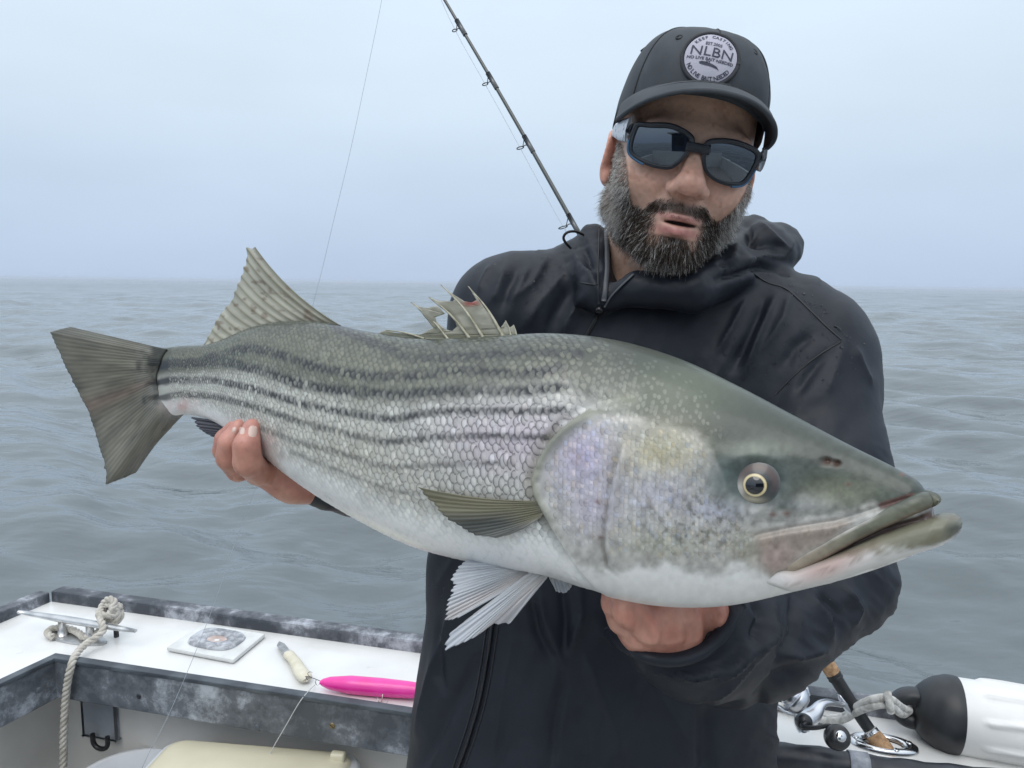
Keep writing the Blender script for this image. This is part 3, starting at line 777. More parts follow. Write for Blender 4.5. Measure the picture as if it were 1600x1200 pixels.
# each scale: pale shining centre, dark pigmented margin
rimd = np.clip(np.maximum(np.abs(A_) ** 3, ((B_ - .45) / .55).clip(0, 1) ** 3), 0, 1)[None]
tvc = np.sin(SC[:, 1])
backk = sstep(.15, .55, tvc - .15 * (SC[:, 3] > 600))[:, None, None]
flank = (sstep(-.75, -.25, tvc) * (1 - .6 * sstep(.3, .6, tvc)))[:, None, None] * np.where(cheekm, .42, 1.0)[:, None, None]
near_gill = np.exp(-((SC[:, 3] - 800) / 170) ** 2)[:, None, None]
bel = sstep(-.35, -.7, np.sin(SC[:, 1]))
tone = (1 + np.where(cheekm, .10, .15) * (1 - .72 * bel) * rng.normal(size=len(SC)))[:, None, None]
mul_ = tone * (1.10 - (.56 + .28 * near_gill) * flank * rimd) + .10 * (1 - rimd) * flank
cs = cs * mul_[..., None]
gold = np.array((.185, .19, .125))
yel = backk * np.where(cheekm, .3, 1.0)[:, None, None] * (1 - rimd) * sstep(.2, .75, B_)[None] * np.clip(.55 + .35 * rng.normal(size=len(SC)), 0, 1)[:, None, None]
notstripe = sstep(.05, .085, cs.mean(-1))
cs = lerp(cs, gold, np.clip(.55 * yel * notstripe, 0, 1))
cs = lerp(cs, (.62, .62, .58), np.clip(.22 * flank * (1 - backk) * (1 - rimd) * (rng.random(len(SC)) < .25)[:, None, None], 0, 1))
hue = rng.normal(size=(len(SC), 1, 1)); ck_ = np.where(cheekm & (SC[:, 4] > 660), 1.0, .25)[:, None, None]
cs = cs * (1 + .028 * ck_ * hue)[..., None] ** np.array([1.0, .1, -1.6])
cs = np.clip(cs, .01, .85)
npv = NA * NB
order = np.argsort(-pitch * np.where(cheekm, .6, 1) * np.clip(np.cos(SC[:, 1]), 0, 1))
big = order[:300]; rest = order[300:]
for q_ in big:
    v_ = pos[q_].reshape(-1, 3); o = np_mesh('scale', v_, scale_faces, m_scale, fish, colors=cs[q_].reshape(-1, 3))
vr = pos[rest].reshape(-1, 3); fr = (scale_faces[None] + (np.arange(len(rest)) * npv)[:, None, None]).reshape(-1, 4)
o = np_mesh('scales', vr, fr, m_scale, fish, colors=cs[rest].reshape(-1, 3)); o['kind'] = 'stuff'

# ---- eye
ec = fish_pt(EYE[0], EYE[1]); 
en = (Nside * .96 + (CAM - ec).normalized() * .35).normalized()
pxm = .0004375 * 1.0
es = float(dmid(EYE[0])) / F * .955
def dome_vf(c, n, r, bulge, rings=14, seg=48, r0=0.0, up=Vector((0, 0, 1))):
    n = Vector(n).normalized(); x = up.cross(n).normalized(); y = n.cross(x)
    a = np.arange(seg) * 2 * np.pi / seg; V_ = []
    for k_ in range(rings):
        t = r0 + (1 - r0) * k_ / (rings - 1)
        V_.append(np.array(c)[None] + (r * t * np.cos(a))[:, None] * np.array(x) + (r * t * np.sin(a))[:, None] * np.array(y) + np.array(n) * bulge * (1 - t * t))
    return np.concatenate(V_), grid_faces(rings, seg, True)
eye = None
v_, f_ = dome_vf(ec + en * .0008, en, 38 * es, .0066, 24, 64, .0)
rr_ = np.repeat(np.linspace(0, 1, 24), 64); aa_ = np.tile(np.arange(64) * 2 * np.pi / 64, 24)
ex_, ey_ = rr_ * np.cos(aa_) * 35, rr_ * np.sin(aa_) * 35        # px, y up
ce = np.tile(np.array((.040, .049, .053)), (len(v_), 1))
ce = lerp(ce, (.095, .12, .125), sstep(27, 33, rr_ * 35))
ce = lerp(ce, (.085, .052, .045), np.clip(.9 * np.exp(-((np.hypot(ex_ - 3, ey_ - 2) - 23) / 6) ** 2) * sstep(-12, 12, ey_ * .8 + 3), 0, 1))
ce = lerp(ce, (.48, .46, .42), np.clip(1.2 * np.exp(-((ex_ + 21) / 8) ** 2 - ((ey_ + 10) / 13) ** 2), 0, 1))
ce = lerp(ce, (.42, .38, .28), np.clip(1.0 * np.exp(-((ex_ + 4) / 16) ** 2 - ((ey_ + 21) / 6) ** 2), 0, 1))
m_eye = mat('fish_eye', (.1, .1, .1), .3, coat=.35, attr=True)
eye = np_mesh('eye', v_, f_, m_eye, fish, colors=ce)
ic = ec + en * .0066 - Vector(MR @ Vector((.0005, .0004, 0)))
v_, f_ = dome_vf(ic, en, 18.0 * es, .0022, 12, 48)
rr_ = np.repeat(np.linspace(0, 1, 12), 48)
ci = lerp(np.tile((.30, .21, .09), (len(v_), 1)), (.62, .53, .31), sstep(.74, .82, rr_)); ci = lerp(ci, (.22, .16, .09), sstep(.92, .98, rr_))
iris = np_mesh('iris', v_, f_, m_eye, eye, colors=ci)
v_, f_ = dome_vf(ic + en * .0013, en, 13.4 * es, .0016, 10, 40)
np_mesh('pupil', v_, f_, mat('pupil', (.004, .005, .008), .06, coat=1.0), eye)

# ---- mouth: upper lip follows the jaw round the snout, lower jaw juts forward
LIP = [(1226, 892), (1240, 884), (1258, 874), (1294, 855), (1327, 837), (1366, 818), (1404, 800), (1434, 786), (1450, 780)]
lipn = [np.array(fish_pt(x, y, -.0010)) for x, y in LIP]
Nh = Nn[int(NS * .95)]
tip = np.array(P(1466, 783, float(dmid(1466)) - .004))
mid0 = np.array(P(1440, 790, float(dmid(1440))))
def mirror(p): return p - 2 * Nh * np.dot(p - mid0, Nh)
lp = smooth_path(np.array(lipn + [tip]), 150, 3)
hw_ = np.interp(np.linspace(0, 1, 150), [0, .06, .25, .6, .86, .91, .945, .97, .988, 1], [.0026, .0048, .0056, .0052, .0060, .0060, .0055, .0044, .0028, .0003])
v_, f_ = tube_vf(lp, hw_, 16, 1.0)
pc_ = np.vstack([np.repeat(lp, 16, 0), lp[:1], lp[-1:]]); dv_ = v_ - pc_; v_ = v_ - Nh * (dv_ @ Nh)[:, None] * .42
lx, ly, _ = proj(v_[:150 * 16]); tt_ = np.repeat(np.linspace(1, 0, 150), 16)
cl_ = lerp(np.tile((.125, .128, .092), (len(v_), 1)), (.30, .25, .19), np.r_[sstep(.45, .95, tt_), 0, 0])
lyc = np.repeat(proj(lp)[1], 16)
cl_[:150 * 16] = lerp(cl_[:150 * 16], (.075, .088, .075), .8 * sstep(2, 11, lyc - ly) * sstep(.55, .2, tt_)); cl_[:150 * 16] = lerp(cl_[:150 * 16], (.26, .17, .13), .6 * sstep(5, 12, ly - lyc))
cl_[:150 * 16] = lerp(cl_[:150 * 16], (.66, .62, .58), np.clip(sstep(3, 9, lyc - ly) * sstep(.25, .5, tt_) * (.6 + .6 * fbm(lx / 20, ly / 20, o=2)), 0, 1))  # wet highlight painted pale along the upper edge of the lip
cl_ *= (1 + .45 * np.r_[fbm(lx / 16, ly / 7, o=4), 0, 0])[:, None]
vm_ = np.array([mirror(p) for p in v_]); v2_, f2_ = join_vf([(v_, f_), (vm_, [q[:, ::-1] for q in f_])])
np_mesh('upper_lip', v2_, f2_, m_fish, fish, colors=np.vstack([np.clip(cl_, .02, .8)] * 2))
# lower jaw loft
JC = np.array([(1120, 858, 5, .004), (1190, 880, 18, .026), (1262, 893, 24, .036), (1320, 877, 28, .034), (1380, 854, 29, .031), (1430, 838, 28.5, .0275), (1462, 830, 27.5, .024), (1482, 827, 23.5, .019), (1494, 826, 16, .0125), (1500, 825, 8, .0065), (1502, 825, 1, .0008)])
tj = np.r_[0, np.cumsum(np.hypot(np.diff(JC[:, 0]), np.diff(JC[:, 1])))]; tj /= tj[-1]
nj = 110; tq = 1 - (1 - np.linspace(0, 1, nj)) ** 1.6; jq = np.stack([np.interp(tq, tj, JC[:, k_]) for k_ in range(4)], 1)
jc = Pn(jq[:, 0], jq[:, 1], dmid(jq[:, 0])); upv = np.array(MR @ Vector((.28, 1, 0)).normalized())
ja = np.linspace(0, 2 * np.pi, 56, endpoint=False)
jh = jq[:, 2] * dmid(jq[:, 0]) / F
v_ = jc[:, None] + (jh[:, None] * np.sign(np.sin(ja)) * np.abs(np.sin(ja)) ** .62)[..., None] * upv + (jq[:, 3][:, None] * np.sign(np.cos(ja)) * np.abs(np.cos(ja)) ** .8)[..., None] * Nh
jx, jy, _ = proj(v_); tv_ = np.sin(ja)[None] * np.ones_like(jx)
cj = lerp(np.tile((.70, .69, .67), v_.shape[:2] + (1,)), (.165, .162, .115), sstep(-.35, .15, tv_ + .35 * fbm(jx / 30, jy / 12, o=3, seed=6) + .0035 * (jx - 1390)))
cj = lerp(cj, (.44, .33, .30), np.clip(1.1 * np.exp(-((jx - 1290) / 60) ** 2 - ((tv_ - .15) / .45) ** 2), 0, 1))
cj = lerp(cj, (.055, .06, .05), np.clip(.9 * np.exp(-((jx - 1492) / 15) ** 2 - ((jy - 828) / 15) ** 2), 0, 1))
cj = lerp(cj, (.12, .09, .06), .45 * sstep(.1, .4, fbm(jx / 22, jy / 8, o=3, seed=8)) * sstep(-.5, 0, tv_))
np_mesh('lower_jaw', v_.reshape(-1, 3), grid_faces(nj, 56, True), m_fish, fish, colors=np.clip(cj, .02, .85).reshape(-1, 3))

# ---- fins
def fin_mat(name, transl=.35, rough=.35):
    m = mat(name, (.4, .4, .4), rough, coat=.35, attr=True); L = m.node_tree.links
    a = N_(m, 'ShaderNodeAttribute'); a.attribute_name = 'Col'
    t = N_(m, 'ShaderNodeBsdfTranslucent'); L.new(a.outputs['Color'], t.inputs[0])
    x = N_(m, 'ShaderNodeMixShader'); x.inputs[0].default_value = transl
    out = m.node_tree.nodes['Material Output']; L.new(bsdf(m).outputs[0], x.inputs[1]); L.new(t.outputs[0], x.inputs[2]); L.new(x.outputs[0], out.inputs[0])
    return m
m_fin = fin_mat('fin_membrane'); m_finw = fin_mat('pale_fin_membrane', .25)
def fan(name, base, marg, d_base, d_marg, rays, colf, mt, amp=.0012, scallop=.03, thick=.0009, sub=8, nl=36, bow=0.0, fine=0, curl=None):
    """fan of rays from a base line to a margin line (both photo pixels, own depths)"""
    nr = rays * sub + 1
    bq = resample(base, nr); mq = resample(marg, nr); rt = np.linspace(0, 1, nr)
    ph = rt * rays; tri = np.abs(((ph) % 1) - .5) * 2                 # 1 on a ray, 0 between
    db = np.interp(rt, np.linspace(0, 1, len(np.atleast_1d(d_base))), np.atleast_1d(d_base)); dm = np.interp(rt, np.linspace(0, 1, len(np.atleast_1d(d_marg))), np.atleast_1d(d_marg))
    jit = np.interp(ph, np.arange(rays + 1), rng.normal(size=rays + 1) * (.012 if rays < 30 else .007))
    ln = np.linspace(0, 1, nl)
    k_ = 1 - scallop * (1 - tri) + jit
    l2 = ln[None] * k_[:, None]
    x = bq[:, 0, None] + (mq[:, 0] - bq[:, 0])[:, None] * l2; y = bq[:, 1, None] + (mq[:, 1] - bq[:, 1])[:, None] * l2
    if bow:  # rays bow sideways in the picture plane
        dx = (mq - bq)[:, 0, None]; dy = (mq - bq)[:, 1, None]; x = x - dy * bow * (l2 * (1 - l2)) * 4; y = y + dx * bow * (l2 * (1 - l2)) * 4
    d = db[:, None] + (dm - db)[:, None] * l2
    if curl is not None: d = d + curl(rt[:, None], l2)
    v = Pn(x, y, d) + np.array(Nside) * (amp * (tri ** 1.5 - .4)[:, None] * sstep(0, .12, l2) * (1.1 - .5 * l2))[..., None]
    v = v + np.array(Nside) * (.0020 * fbm(rt[:, None] * 5, l2 * 1.3, seed=len(name), o=2))[..., None]
    c = colf(rt[:, None] * np.ones_like(l2), l2, tri[:, None] * np.ones_like(l2), x, y)
    o = np_mesh(name, v.reshape(-1, 3), grid_faces(nr, nl), mt, fish, colors=np.clip(c, .01, .9).reshape(-1, 3))
    s = o.modifiers.new('thickness', 'SOLIDIFY'); s.thickness = thick; s.offset = 0
    return o
# tail fin
dsurf = lambda x, y: float((fish_pt(x, y) - CAM) @ (MR @ Vector((0, 0, -1))))
tb_ = [(262, 546), (252, 562), (244, 585), (246, 608), (256, 630), (286, 648)]
tm = [(111, 511), (79, 519), (101, 568), (121, 609), (140, 643), (152, 684), (164, 725), (166, 757), (210, 740), (240, 697)]
def tail_col(r_, l, tri, x, y):
    c = lerp(np.tile((.26, .25, .20), x.shape + (1,)), (.175, .165, .135), .7 * (1 - tri)); n = fbm(r_ * 30, l * 4, o=3, seed=3)
    c = lerp(c, (.13, .12, .125), sstep(.70, 1.0, r_) * .8); c = lerp(c, (.11, .115, .105), .6 * sstep(.16, .0, r_))
    c = lerp(c, (.21, .20, .15), .5 * np.exp(-((l - .35) / .2) ** 2)); c = lerp(c, (.14, .14, .12), sstep(.85, 1, l) * .5)
    c = lerp(c, (.30, .17, .14), .35 * np.exp(-((r_ - .42) / .04) ** 2)); 
    c = c * (1 + .55 * n)[..., None]
    nb = fbm(x / 9, y / 9, o=3, seed=44); kb = sstep(.26, .03, l + .20 * nb)
    return lerp(c, .62 * pigment(x + 14, y, np.clip((600 - y) / 52, -.25, 1)) * (1 + .9 * nb)[..., None], .9 * kb)
fan('tail_fin', tb_, tm, [dsurf(x, y) - .0006 if fish_hit(x, y) is not None else float(dmid(x)) for x, y in tb_], [dmid(235) + .035, dmid(100) + .02, dmid(235) + .03], 46, tail_col, m_fin, .0004, .006, .0012, 6, 44, curl=lambda r, l: -.0042 * np.exp(-((l - .14) / .10) ** 2) * (1 - (2 * r - 1) ** 4))
# scaly root of the tail
# second dorsal fin
def dors_col(r_, l, tri, x, y):
    n = fbm(r_ * 9, l * 3, o=3, seed=12); n2 = fbm(x / 9, y / 9, o=3, seed=13)
    c = lerp(np.tile((.56, .55, .46), x.shape + (1,)), (.25, .24, .16), .75 * tri ** 3)
    c = lerp(c, (.13, .13, .08), .65 * sstep(.20, .0, r_)); c = lerp(c, (.12, .115, .08), .7 * sstep(.20, .0, l))
    c = lerp(c, (.60, .60, .54), .45 * sstep(.5, 1, l) * (1 - tri)); c = lerp(c, (.20, .13, .09), .6 * sstep(.2, .45, n2))
    return c * (1 + .35 * n)[..., None]
fan('dorsal_fin', [(533, 509), (487, 505), (436, 508), (402, 515), (360, 530), (322, 543)], [(400, 387), (388, 388), (380, 418), (372, 440), (362, 468), (344, 494), (331, 517), (318, 539)],
    [dmid(530), dmid(322)], [dmid(420) + .01, dmid(318)], 13, dors_col, m_fin, .0008, .022, .0009, 10, 44, bow=-.055)
# spiny dorsal fin: torn membrane and spines
OUT = [(380, 334), (450, 302), (500, 316), (620, 324), (690, 292), (664, 255), (640, 225), (575, 165), (612, 186), (660, 196), (712, 184), (742, 222), (700, 240), (706, 262), (745, 300), (778, 308), (800, 286), (790, 262), (740, 205), (668, 140), (720, 160), (772, 162), (785, 146), (722, 78), (772, 122), (830, 160), (880, 168), (908, 156), (858, 86), (900, 130), (950, 200), (1000, 270), (1016, 292), (1040, 255), (1060, 290), (1080, 276), (1096, 326), (1060, 345), (900, 360), (700, 370), (480, 350)]
z5 = lambda a, b: (460 + a / 3.158, 420 + b / 3.158)
OUTp = [z5(*p) for p in OUT]
tess = tessellate_polygon([[Vector((x, y, 0)) for x, y in OUTp]])
# subdivide the tessellation for colour and ripple
bm = bmesh.new(); bv = [bm.verts.new((x, y, 0)) for x, y in OUTp]
for t in tess:
    try: bm.faces.new([bv[i] for i in t])
    except ValueError: pass
bmesh.ops.subdivide_edges(bm, edges=bm.edges[:], cuts=5, use_grid_fill=True)
bmesh.ops.triangulate(bm, faces=bm.faces[:])
bm.verts.index_update()
fx = np.array([v.co.x for v in bm.verts]); fy = np.array([v.co.y for v in bm.verts]); tri_ = np.array([[v.index for v in f.verts] for f in bm.faces]); bm.free()
fv = Pn(fx, fy, dmid(fx) - .002) + np.array(Nside) * (.004 * np.sin(fx / 13) * sstep(528, 480, fy) + .0012 * fbm(fx / 12, fy / 12, o=3))[:, None]
n = fbm(fx / 7, fy / 14, o=3, seed=21)
fc = lerp(np.tile((.55, .54, .46), (len(fx), 1)), (.25, .24, .16), np.clip(.35 + 1.2 * n, 0, 1) * .6); fc = lerp(fc, (.26, .26, .17), sstep(508, 528, fy) * .6)
fc = lerp(fc, (.46, .11, .09), np.clip(np.exp(-((fx - 737) / 14) ** 2 - ((fy - 474) / 4) ** 2) * 1.3, 0, .9))
sp = np_mesh('spiny_dorsal_fin', fv, tri_, m_fin, fish, colors=np.clip(fc, .02, .8)); s = sp.modifiers.new('thickness', 'SOLIDIFY'); s.thickness = .0008; s.offset = 0
m_spine = mat('fin_spine', (.3, .29, .2), .4); add_noise_color(m_spine, 120, (.22, .21, .14), (.46, .44, .34))
for (tip_, bas, r_) in (((575, 165), (760, 350), 1.5), ((668, 140), (870, 350), 1.9), ((722, 78), (935, 345), 2.0), ((856, 86), (1030, 335), 2.0), ((1040, 255), (1070, 335), 1.2), ((1080, 276), (1096, 335), 1.2), ((450, 302), (640, 345), 1.3), ((380, 330), (560, 350), 1.1)):
    a, b = np.array(z5(*tip_)), np.array(z5(*bas)); mid_ = (a + b) / 2 + np.array([2.5, -2.5]) * np.hypot(*(a - b)) / 60
    pth = smooth_path([a, mid_, b], 16); pw_ = Pn(pth[:, 0], pth[:, 1], dmid(pth[:, 0]) - .004)
    tube('fin_spine', pw_ , np.linspace(.0004, r_ * .00085, 16), m_spine, sp, 8)
# pectoral fin
def pec_col(r_, l, tri, x, y):
    c = lerp(np.tile((.25, .235, .15), x.shape + (1,)), (.075, .085, .085), sstep(.18, .5, r_) * sstep(.1, .6, l)); n = fbm(r_ * 14, l * 2, o=3, seed=15)
    c = lerp(c, (.36, .36, .34), sstep(.55, .95, r_) * .8); c = lerp(c, (.12, .11, .075), .5 * (1 - tri)); c = lerp(c, (.30, .29, .22), .6 * sstep(.15, 0, l))
    return c * (1 + .35 * n)[..., None]
dp = [(fish_pt(846, 795) - CAM) @ (MR @ Vector((0, 0, -1))), 0]
fan('pectoral_fin', [(842, 783), (850, 790), (852, 800), (846, 808), (838, 812)], [(655, 761), (664, 774), (688, 800), (715, 822), (742, 836), (775, 840), (800, 834)],
    dsurf(838, 795) - .006, [dsurf(665, 775) - .010, dsurf(720, 800) - .012, dsurf(790, 825) - .010], 15, pec_col, m_fin, .0006, .025, .0010, 8, 40, bow=-.03)
# pelvic fins
z7 = lambda a, b: (640 + a / 5.714, 860 + b / 5.714)
def pelv_col(r_, l, tri, x, y):
    n = fbm(r_ * 16, l * 2.2, o=3, seed=16)
    c = lerp(np.tile((.56, .585, .62), x.shape + (1,)), (.36, .40, .47), .75 * (1 - tri) * sstep(.15, .5, l)); c = lerp(c, (.60, .57, .53), .5 * sstep(.45, 0, l))
    c = lerp(c, (.55, .44, .38), .35 * np.exp(-((r_ - .8) / .15) ** 2)); return c * (1 + .28 * n)[..., None]
dpv = float(dmid(800)) - .02
fan('pelvic_fin', [z7(900, 110), z7(960, 150), z7(1040, 190), z7(1110, 215)], [z7(500, 85), z7(440, 140), z7(375, 230), z7(372, 280), z7(408, 312), z7(368, 355), z7(378, 388), z7(345, 440), z7(325, 540), z7(308, 636), z7(420, 606)],
    dpv, [dpv + .01, dpv - .015, dpv - .02], 17, pelv_col, m_finw, .0014, .03, .0011, 8, 40)
fan('pelvic_fin', [z7(1080, 190), z7(1150, 215), z7(1240, 226)], [z7(640, 520), z7(500, 632), z7(350, 752), z7(300, 902), z7(450, 842), z7(600, 762), z7(740, 655), z7(820, 652), z7(878, 668), z7(940, 590)],
    dpv - .006, [dpv - .010, dpv - .03, dpv - .012], 14, pelv_col, m_finw, .0015, .03, .0011, 8, 40)
fan('pelvic_fin', [z7(1235, 215), z7(1320, 225), z7(1470, 240)], [z7(1300, 330), z7(1318, 372), z7(1392, 382), z7(1440, 335), z7(1482, 262)],
    float(dmid(870)) + .015, float(dmid(870)) + .012, 8, pelv_col, m_finw, .0012, .04, .0010, 8, 20)
# folded anal fin, squeezed by the fingers
def anal_col(r_, l, tri, x, y):
    c = lerp(np.tile((.125, .125, .155), x.shape + (1,)), (.045, .045, .055), .8 * (1 - tri)); c = lerp(c, (.26, .255, .27), .35 * sstep(.6, .95, r_))
    return c * (1 + .3 * fbm(r_ * 12, l * 3, o=3, seed=19))[..., None]
fan('anal_fin', [(412, 668), (408, 680), (400, 690), (392, 697)], [(304, 653), (305, 661), (311, 669), (322, 676), (340, 687)], float(dmid(380)) - .006, float(dmid(310)) - .004, 8, anal_col, m_fin, .0022, .05, .002, 8, 30)
# ------------------------------------------------------------------ volumes -> meshes (surface nets)
class Vol:
    def __init__(s, xs, ys, zs):
        s.x, s.y, s.z = [np.asarray(a, np.float32) for a in (xs, ys, zs)]
        s.a = np.full((len(s.x), len(s.y), len(s.z)), 1.0, np.float32)
    def sl(s, lo, hi):
        r = []
        for ax, l, h in zip((s.x, s.y, s.z), lo, hi):
            i, j = np.searchsorted(ax, l), np.searchsorted(ax, h); r.append(slice(max(0, i - 1), min(len(ax), j + 1)))
        return tuple(r)
    def op(s, fn, lo, hi, k, mode='add'):
        m = 2.2 * k + .006; q = s.sl([v - m for v in lo], [v + m for v in hi])
        X, Y, Z = s.x[q[0]][:, None, None], s.y[q[1]][None, :, None], s.z[q[2]][None, None, :]
        if min(X.size, Y.size, Z.size) == 0: return
        d = fn(X, Y, Z).astype(np.float32); a = s.a[q]
        if mode == 'add':
            h = np.clip(.5 + .5 * (a - d) / k, 0, 1); s.a[q] = a * (1 - h) + d * h - k * h * (1 - h)
        else:
            d = -d; h = np.clip(.5 - .5 * (a - d) / k, 0, 1); s.a[q] = a * (1 - h) + d * h + k * h * (1 - h)
    def mesh(s):
        a = s.a; nx, ny, nz = a.shape; neg = a < 0
        act = np.zeros((nx - 1, ny - 1, nz - 1), np.int8)
        for i in (0, 1):
            for j in (0, 1):
                for k in (0, 1): act += neg[i:nx - 1 + i, j:ny - 1 + j, k:nz - 1 + k]
        I, J, K = np.nonzero((act > 0) & (act < 8)); flat = (I * (ny - 1) + J) * (nz - 1) + K
        ax = [s.x, s.y, s.z]; n = len(I); acc = np.zeros((n, 3)); cnt = np.zeros(n)
        for e in range(3):
            o1, o2 = [q for q in range(3) if q != e]
            for p in (0, 1):
                for q in (0, 1):
                    c0 = [I, J, K]; c0[o1] = c0[o1] + p; c0[o2] = c0[o2] + q
                    c1 = list(c0); c1[e] = c1[e] + 1
                    v0, v1 = a[tuple(c0)].astype(float), a[tuple(c1)].astype(float); m = (v0 < 0) != (v1 < 0)
                    t = np.where(m, v0 / np.where(m, v0 - v1, 1), 0)
                    co = np.stack([ax[0][c0[0]], ax[1][c0[1]], ax[2][c0[2]]], 1).astype(float)
                    co[:, e] += t * (ax[e][c1[e]] - ax[e][c0[e]])
                    acc += np.where(m[:, None], co, 0); cnt += m
        v = acc / cnt[:, None]
        F_ = []
        for e in range(3):
            o1, o2 = (e + 1) % 3, (e + 2) % 3
            s0 = [slice(None)] * 3; s1 = [slice(None)] * 3; s0[e] = slice(0, -1); s1[e] = slice(1, None)
            n0, n1 = neg[tuple(s0)], neg[tuple(s1)]
            C = np.nonzero(n0 != n1); C = [np.asarray(q) for q in C]
            ok = (C[o1] > 0) & (C[o2] > 0) & (C[o1] < a.shape[o1] - 1) & (C[o2] < a.shape[o2] - 1)
            C = [q[ok] for q in C]; inside = n0[tuple(C)]
            def cid(d1, d2):
                c = list(C); c[o1] = c[o1] - d1; c[o2] = c[o2] - d2
                return np.searchsorted(flat, (c[0] * (ny - 1) + c[1]) * (nz - 1) + c[2])
            q = np.stack([cid(1, 1), cid(0, 1), cid(0, 0), cid(1, 0)], 1)
            q[~inside] = q[~inside][:, ::-1]; F_.append(q)
        return v, np.vstack(F_)
def cone(a, b, ra, rb):
    a, b = np.array(a, float), np.array(b, float); ab = b - a; l2 = ab @ ab + 1e-12
    def f(X, Y, Z):
        t = np.clip(((X - a[0]) * ab[0] + (Y - a[1]) * ab[1] + (Z - a[2]) * ab[2]) / l2, 0, 1)
        dx, dy, dz = X - a[0] - t * ab[0], Y - a[1] - t * ab[1], Z - a[2] - t * ab[2]
        return np.sqrt(dx * dx + dy * dy + dz * dz) - (ra + (rb - ra) * t)
    r = max(ra, rb); return f, np.minimum(a, b) - r, np.maximum(a, b) + r
def flatcone(a, b, ra, rb, n, fl):
    """cone squashed by factor fl along unit vector n"""
    a, b, n = np.array(a, float), np.array(b, float), np.array(n, float); n /= np.linalg.norm(n); ab = b - a; l2 = ab @ ab + 1e-12
    def f(X, Y, Z):
        t = np.clip(((X - a[0]) * ab[0] + (Y - a[1]) * ab[1] + (Z - a[2]) * ab[2]) / l2, 0, 1)
        dx, dy, dz = X - a[0] - t * ab[0], Y - a[1] - t * ab[1], Z - a[2] - t * ab[2]
        q = dx * n[0] + dy * n[1] + dz * n[2]; s2 = dx * dx + dy * dy + dz * dz
        return (np.sqrt(np.maximum(s2 - q * q, 0) + (q / fl) ** 2) - (ra + (rb - ra) * t)) * min(1, (1 + fl) / 2)
    r = max(ra, rb) * max(1, fl); return f, np.minimum(a, b) - r, np.maximum(a, b) + r
def smooth_mesh(v, f, it=2, lam=.5):
    e = np.vstack([f[:, [0, 1]], f[:, [1, 2]], f[:, [2, 3]], f[:, [3, 0]]]); e = np.vstack([e, e[:, ::-1]])
    deg = np.bincount(e[:, 0], minlength=len(v)).clip(1)
    for _ in range(it):
        s = np.stack([np.bincount(e[:, 0], v[e[:, 1], k], len(v)) for k in range(3)], 1) / deg[:, None]
        v = v + lam * (s - v)
    return v
def vert_normals(v, f):
    n = np.cross(v[f[:, 2]] - v[f[:, 0]], v[f[:, 3]] - v[f[:, 1]]); N = np.zeros_like(v)
    for k in range(4):
        for c in range(3): N[:, c] += np.bincount(f[:, k], n[:, c], len(v))
    return N / (np.linalg.norm(N, axis=1)[:, None] + 1e-12)
def axis_steps(segs):
    """piecewise uniform axis: [(start, end, step), ...]"""
    out = []
    for a, b, h in segs: out.append(np.arange(a, b - h * .25, h))
    return np.unique(np.concatenate(out))

# ------------------------------------------------------------------ the man
FWD = np.array(MR @ Vector((0, 0, -1))); RGT = np.array(MR @ Vector((1, 0, 0))); UPC = np.array(MR @ Vector((0, 1, 0)))
eye_pt = Pn(1086, 238, .835)
f0 = (CAMn - eye_pt); f0 /= np.linalg.norm(f0)
r0 = RGT - f0 * (RGT @ f0); r0 /= np.linalg.norm(r0); u0 = np.cross(f0, r0); u0 = u0 if u0 @ UPC > 0 else -u0
YAW, PIT, ROL = R(10), R(1), R(10.5)
hf = f0 * math.cos(YAW) + r0 * math.sin(YAW); hr = r0 * math.cos(YAW) - f0 * math.sin(YAW); hu = u0.copy()
hf, hu = hf * math.cos(PIT) + hu * math.sin(PIT), hu * math.cos(PIT) - hf * math.sin(PIT)
hu, hr = hu * math.cos(ROL) + hr * math.sin(ROL), hr * math.cos(ROL) - hu * math.sin(ROL)
HB = np.stack([hr, hu, hf], 1)                      # columns: right, up, forward
HO = eye_pt - HB @ np.array([0, .015, .088])
def H(x, y, z): return HO + HB @ np.array([x, y, z], float)
def Hinv(v): return (np.asarray(v) - HO) @ HB
def Hn(l): return HO + np.asarray(l) @ HB.T
def hloc(fn):
    def g(X, Y, Z):
        dx, dy, dz = X - HO[0], Y - HO[1], Z - HO[2]
        return fn(dx * hr[0] + dy * hr[1] + dz * hr[2], dx * hu[0] + dy * hu[1] + dz * hu[2], dx * hf[0] + dy * hf[1] + dz * hf[2])
    return g
def hbox(c, r):
    w_ = np.array(H(*c)); e = np.abs(HB) @ np.broadcast_to(np.array(r, float), 3); return w_ - e, w_ + e
def ellipsoid(c, r, rot=None):
    c, r = np.array(c, float), np.array(r, float)
    def f(x, y, z):
        x, y, z = x - c[0], y - c[1], z - c[2]
        if rot is not None:
            x, y, z = rot[0][0] * x + rot[0][1] * y + rot[0][2] * z, rot[1][0] * x + rot[1][1] * y + rot[1][2] * z, rot[2][0] * x + rot[2][1] * y + rot[2][2] * z
        k0 = np.sqrt((x / r[0]) ** 2 + (y / r[1]) ** 2 + (z / r[2]) ** 2); k1 = np.sqrt((x / r[0] ** 2) ** 2 + (y / r[1] ** 2) ** 2 + (z / r[2] ** 2) ** 2)
        return k0 * (k0 - 1) / np.maximum(k1, 1e-6)
    return f
def Hell(vol, c, r, k, mode='add', rot=None):
    lo, hi = hbox(c, max(r) if rot is not None else r); vol.op(hloc(ellipsoid(c, r, rot)), lo, hi, k, mode)
def Hcone(vol, a, b, ra, rb, k, mode='add'):
    f, lo, hi = cone(a, b, ra, rb); c = (lo + hi) / 2; l2, h2 = hbox(c, (hi - lo) / 2); vol.op(hloc(f), l2, h2, k, mode)
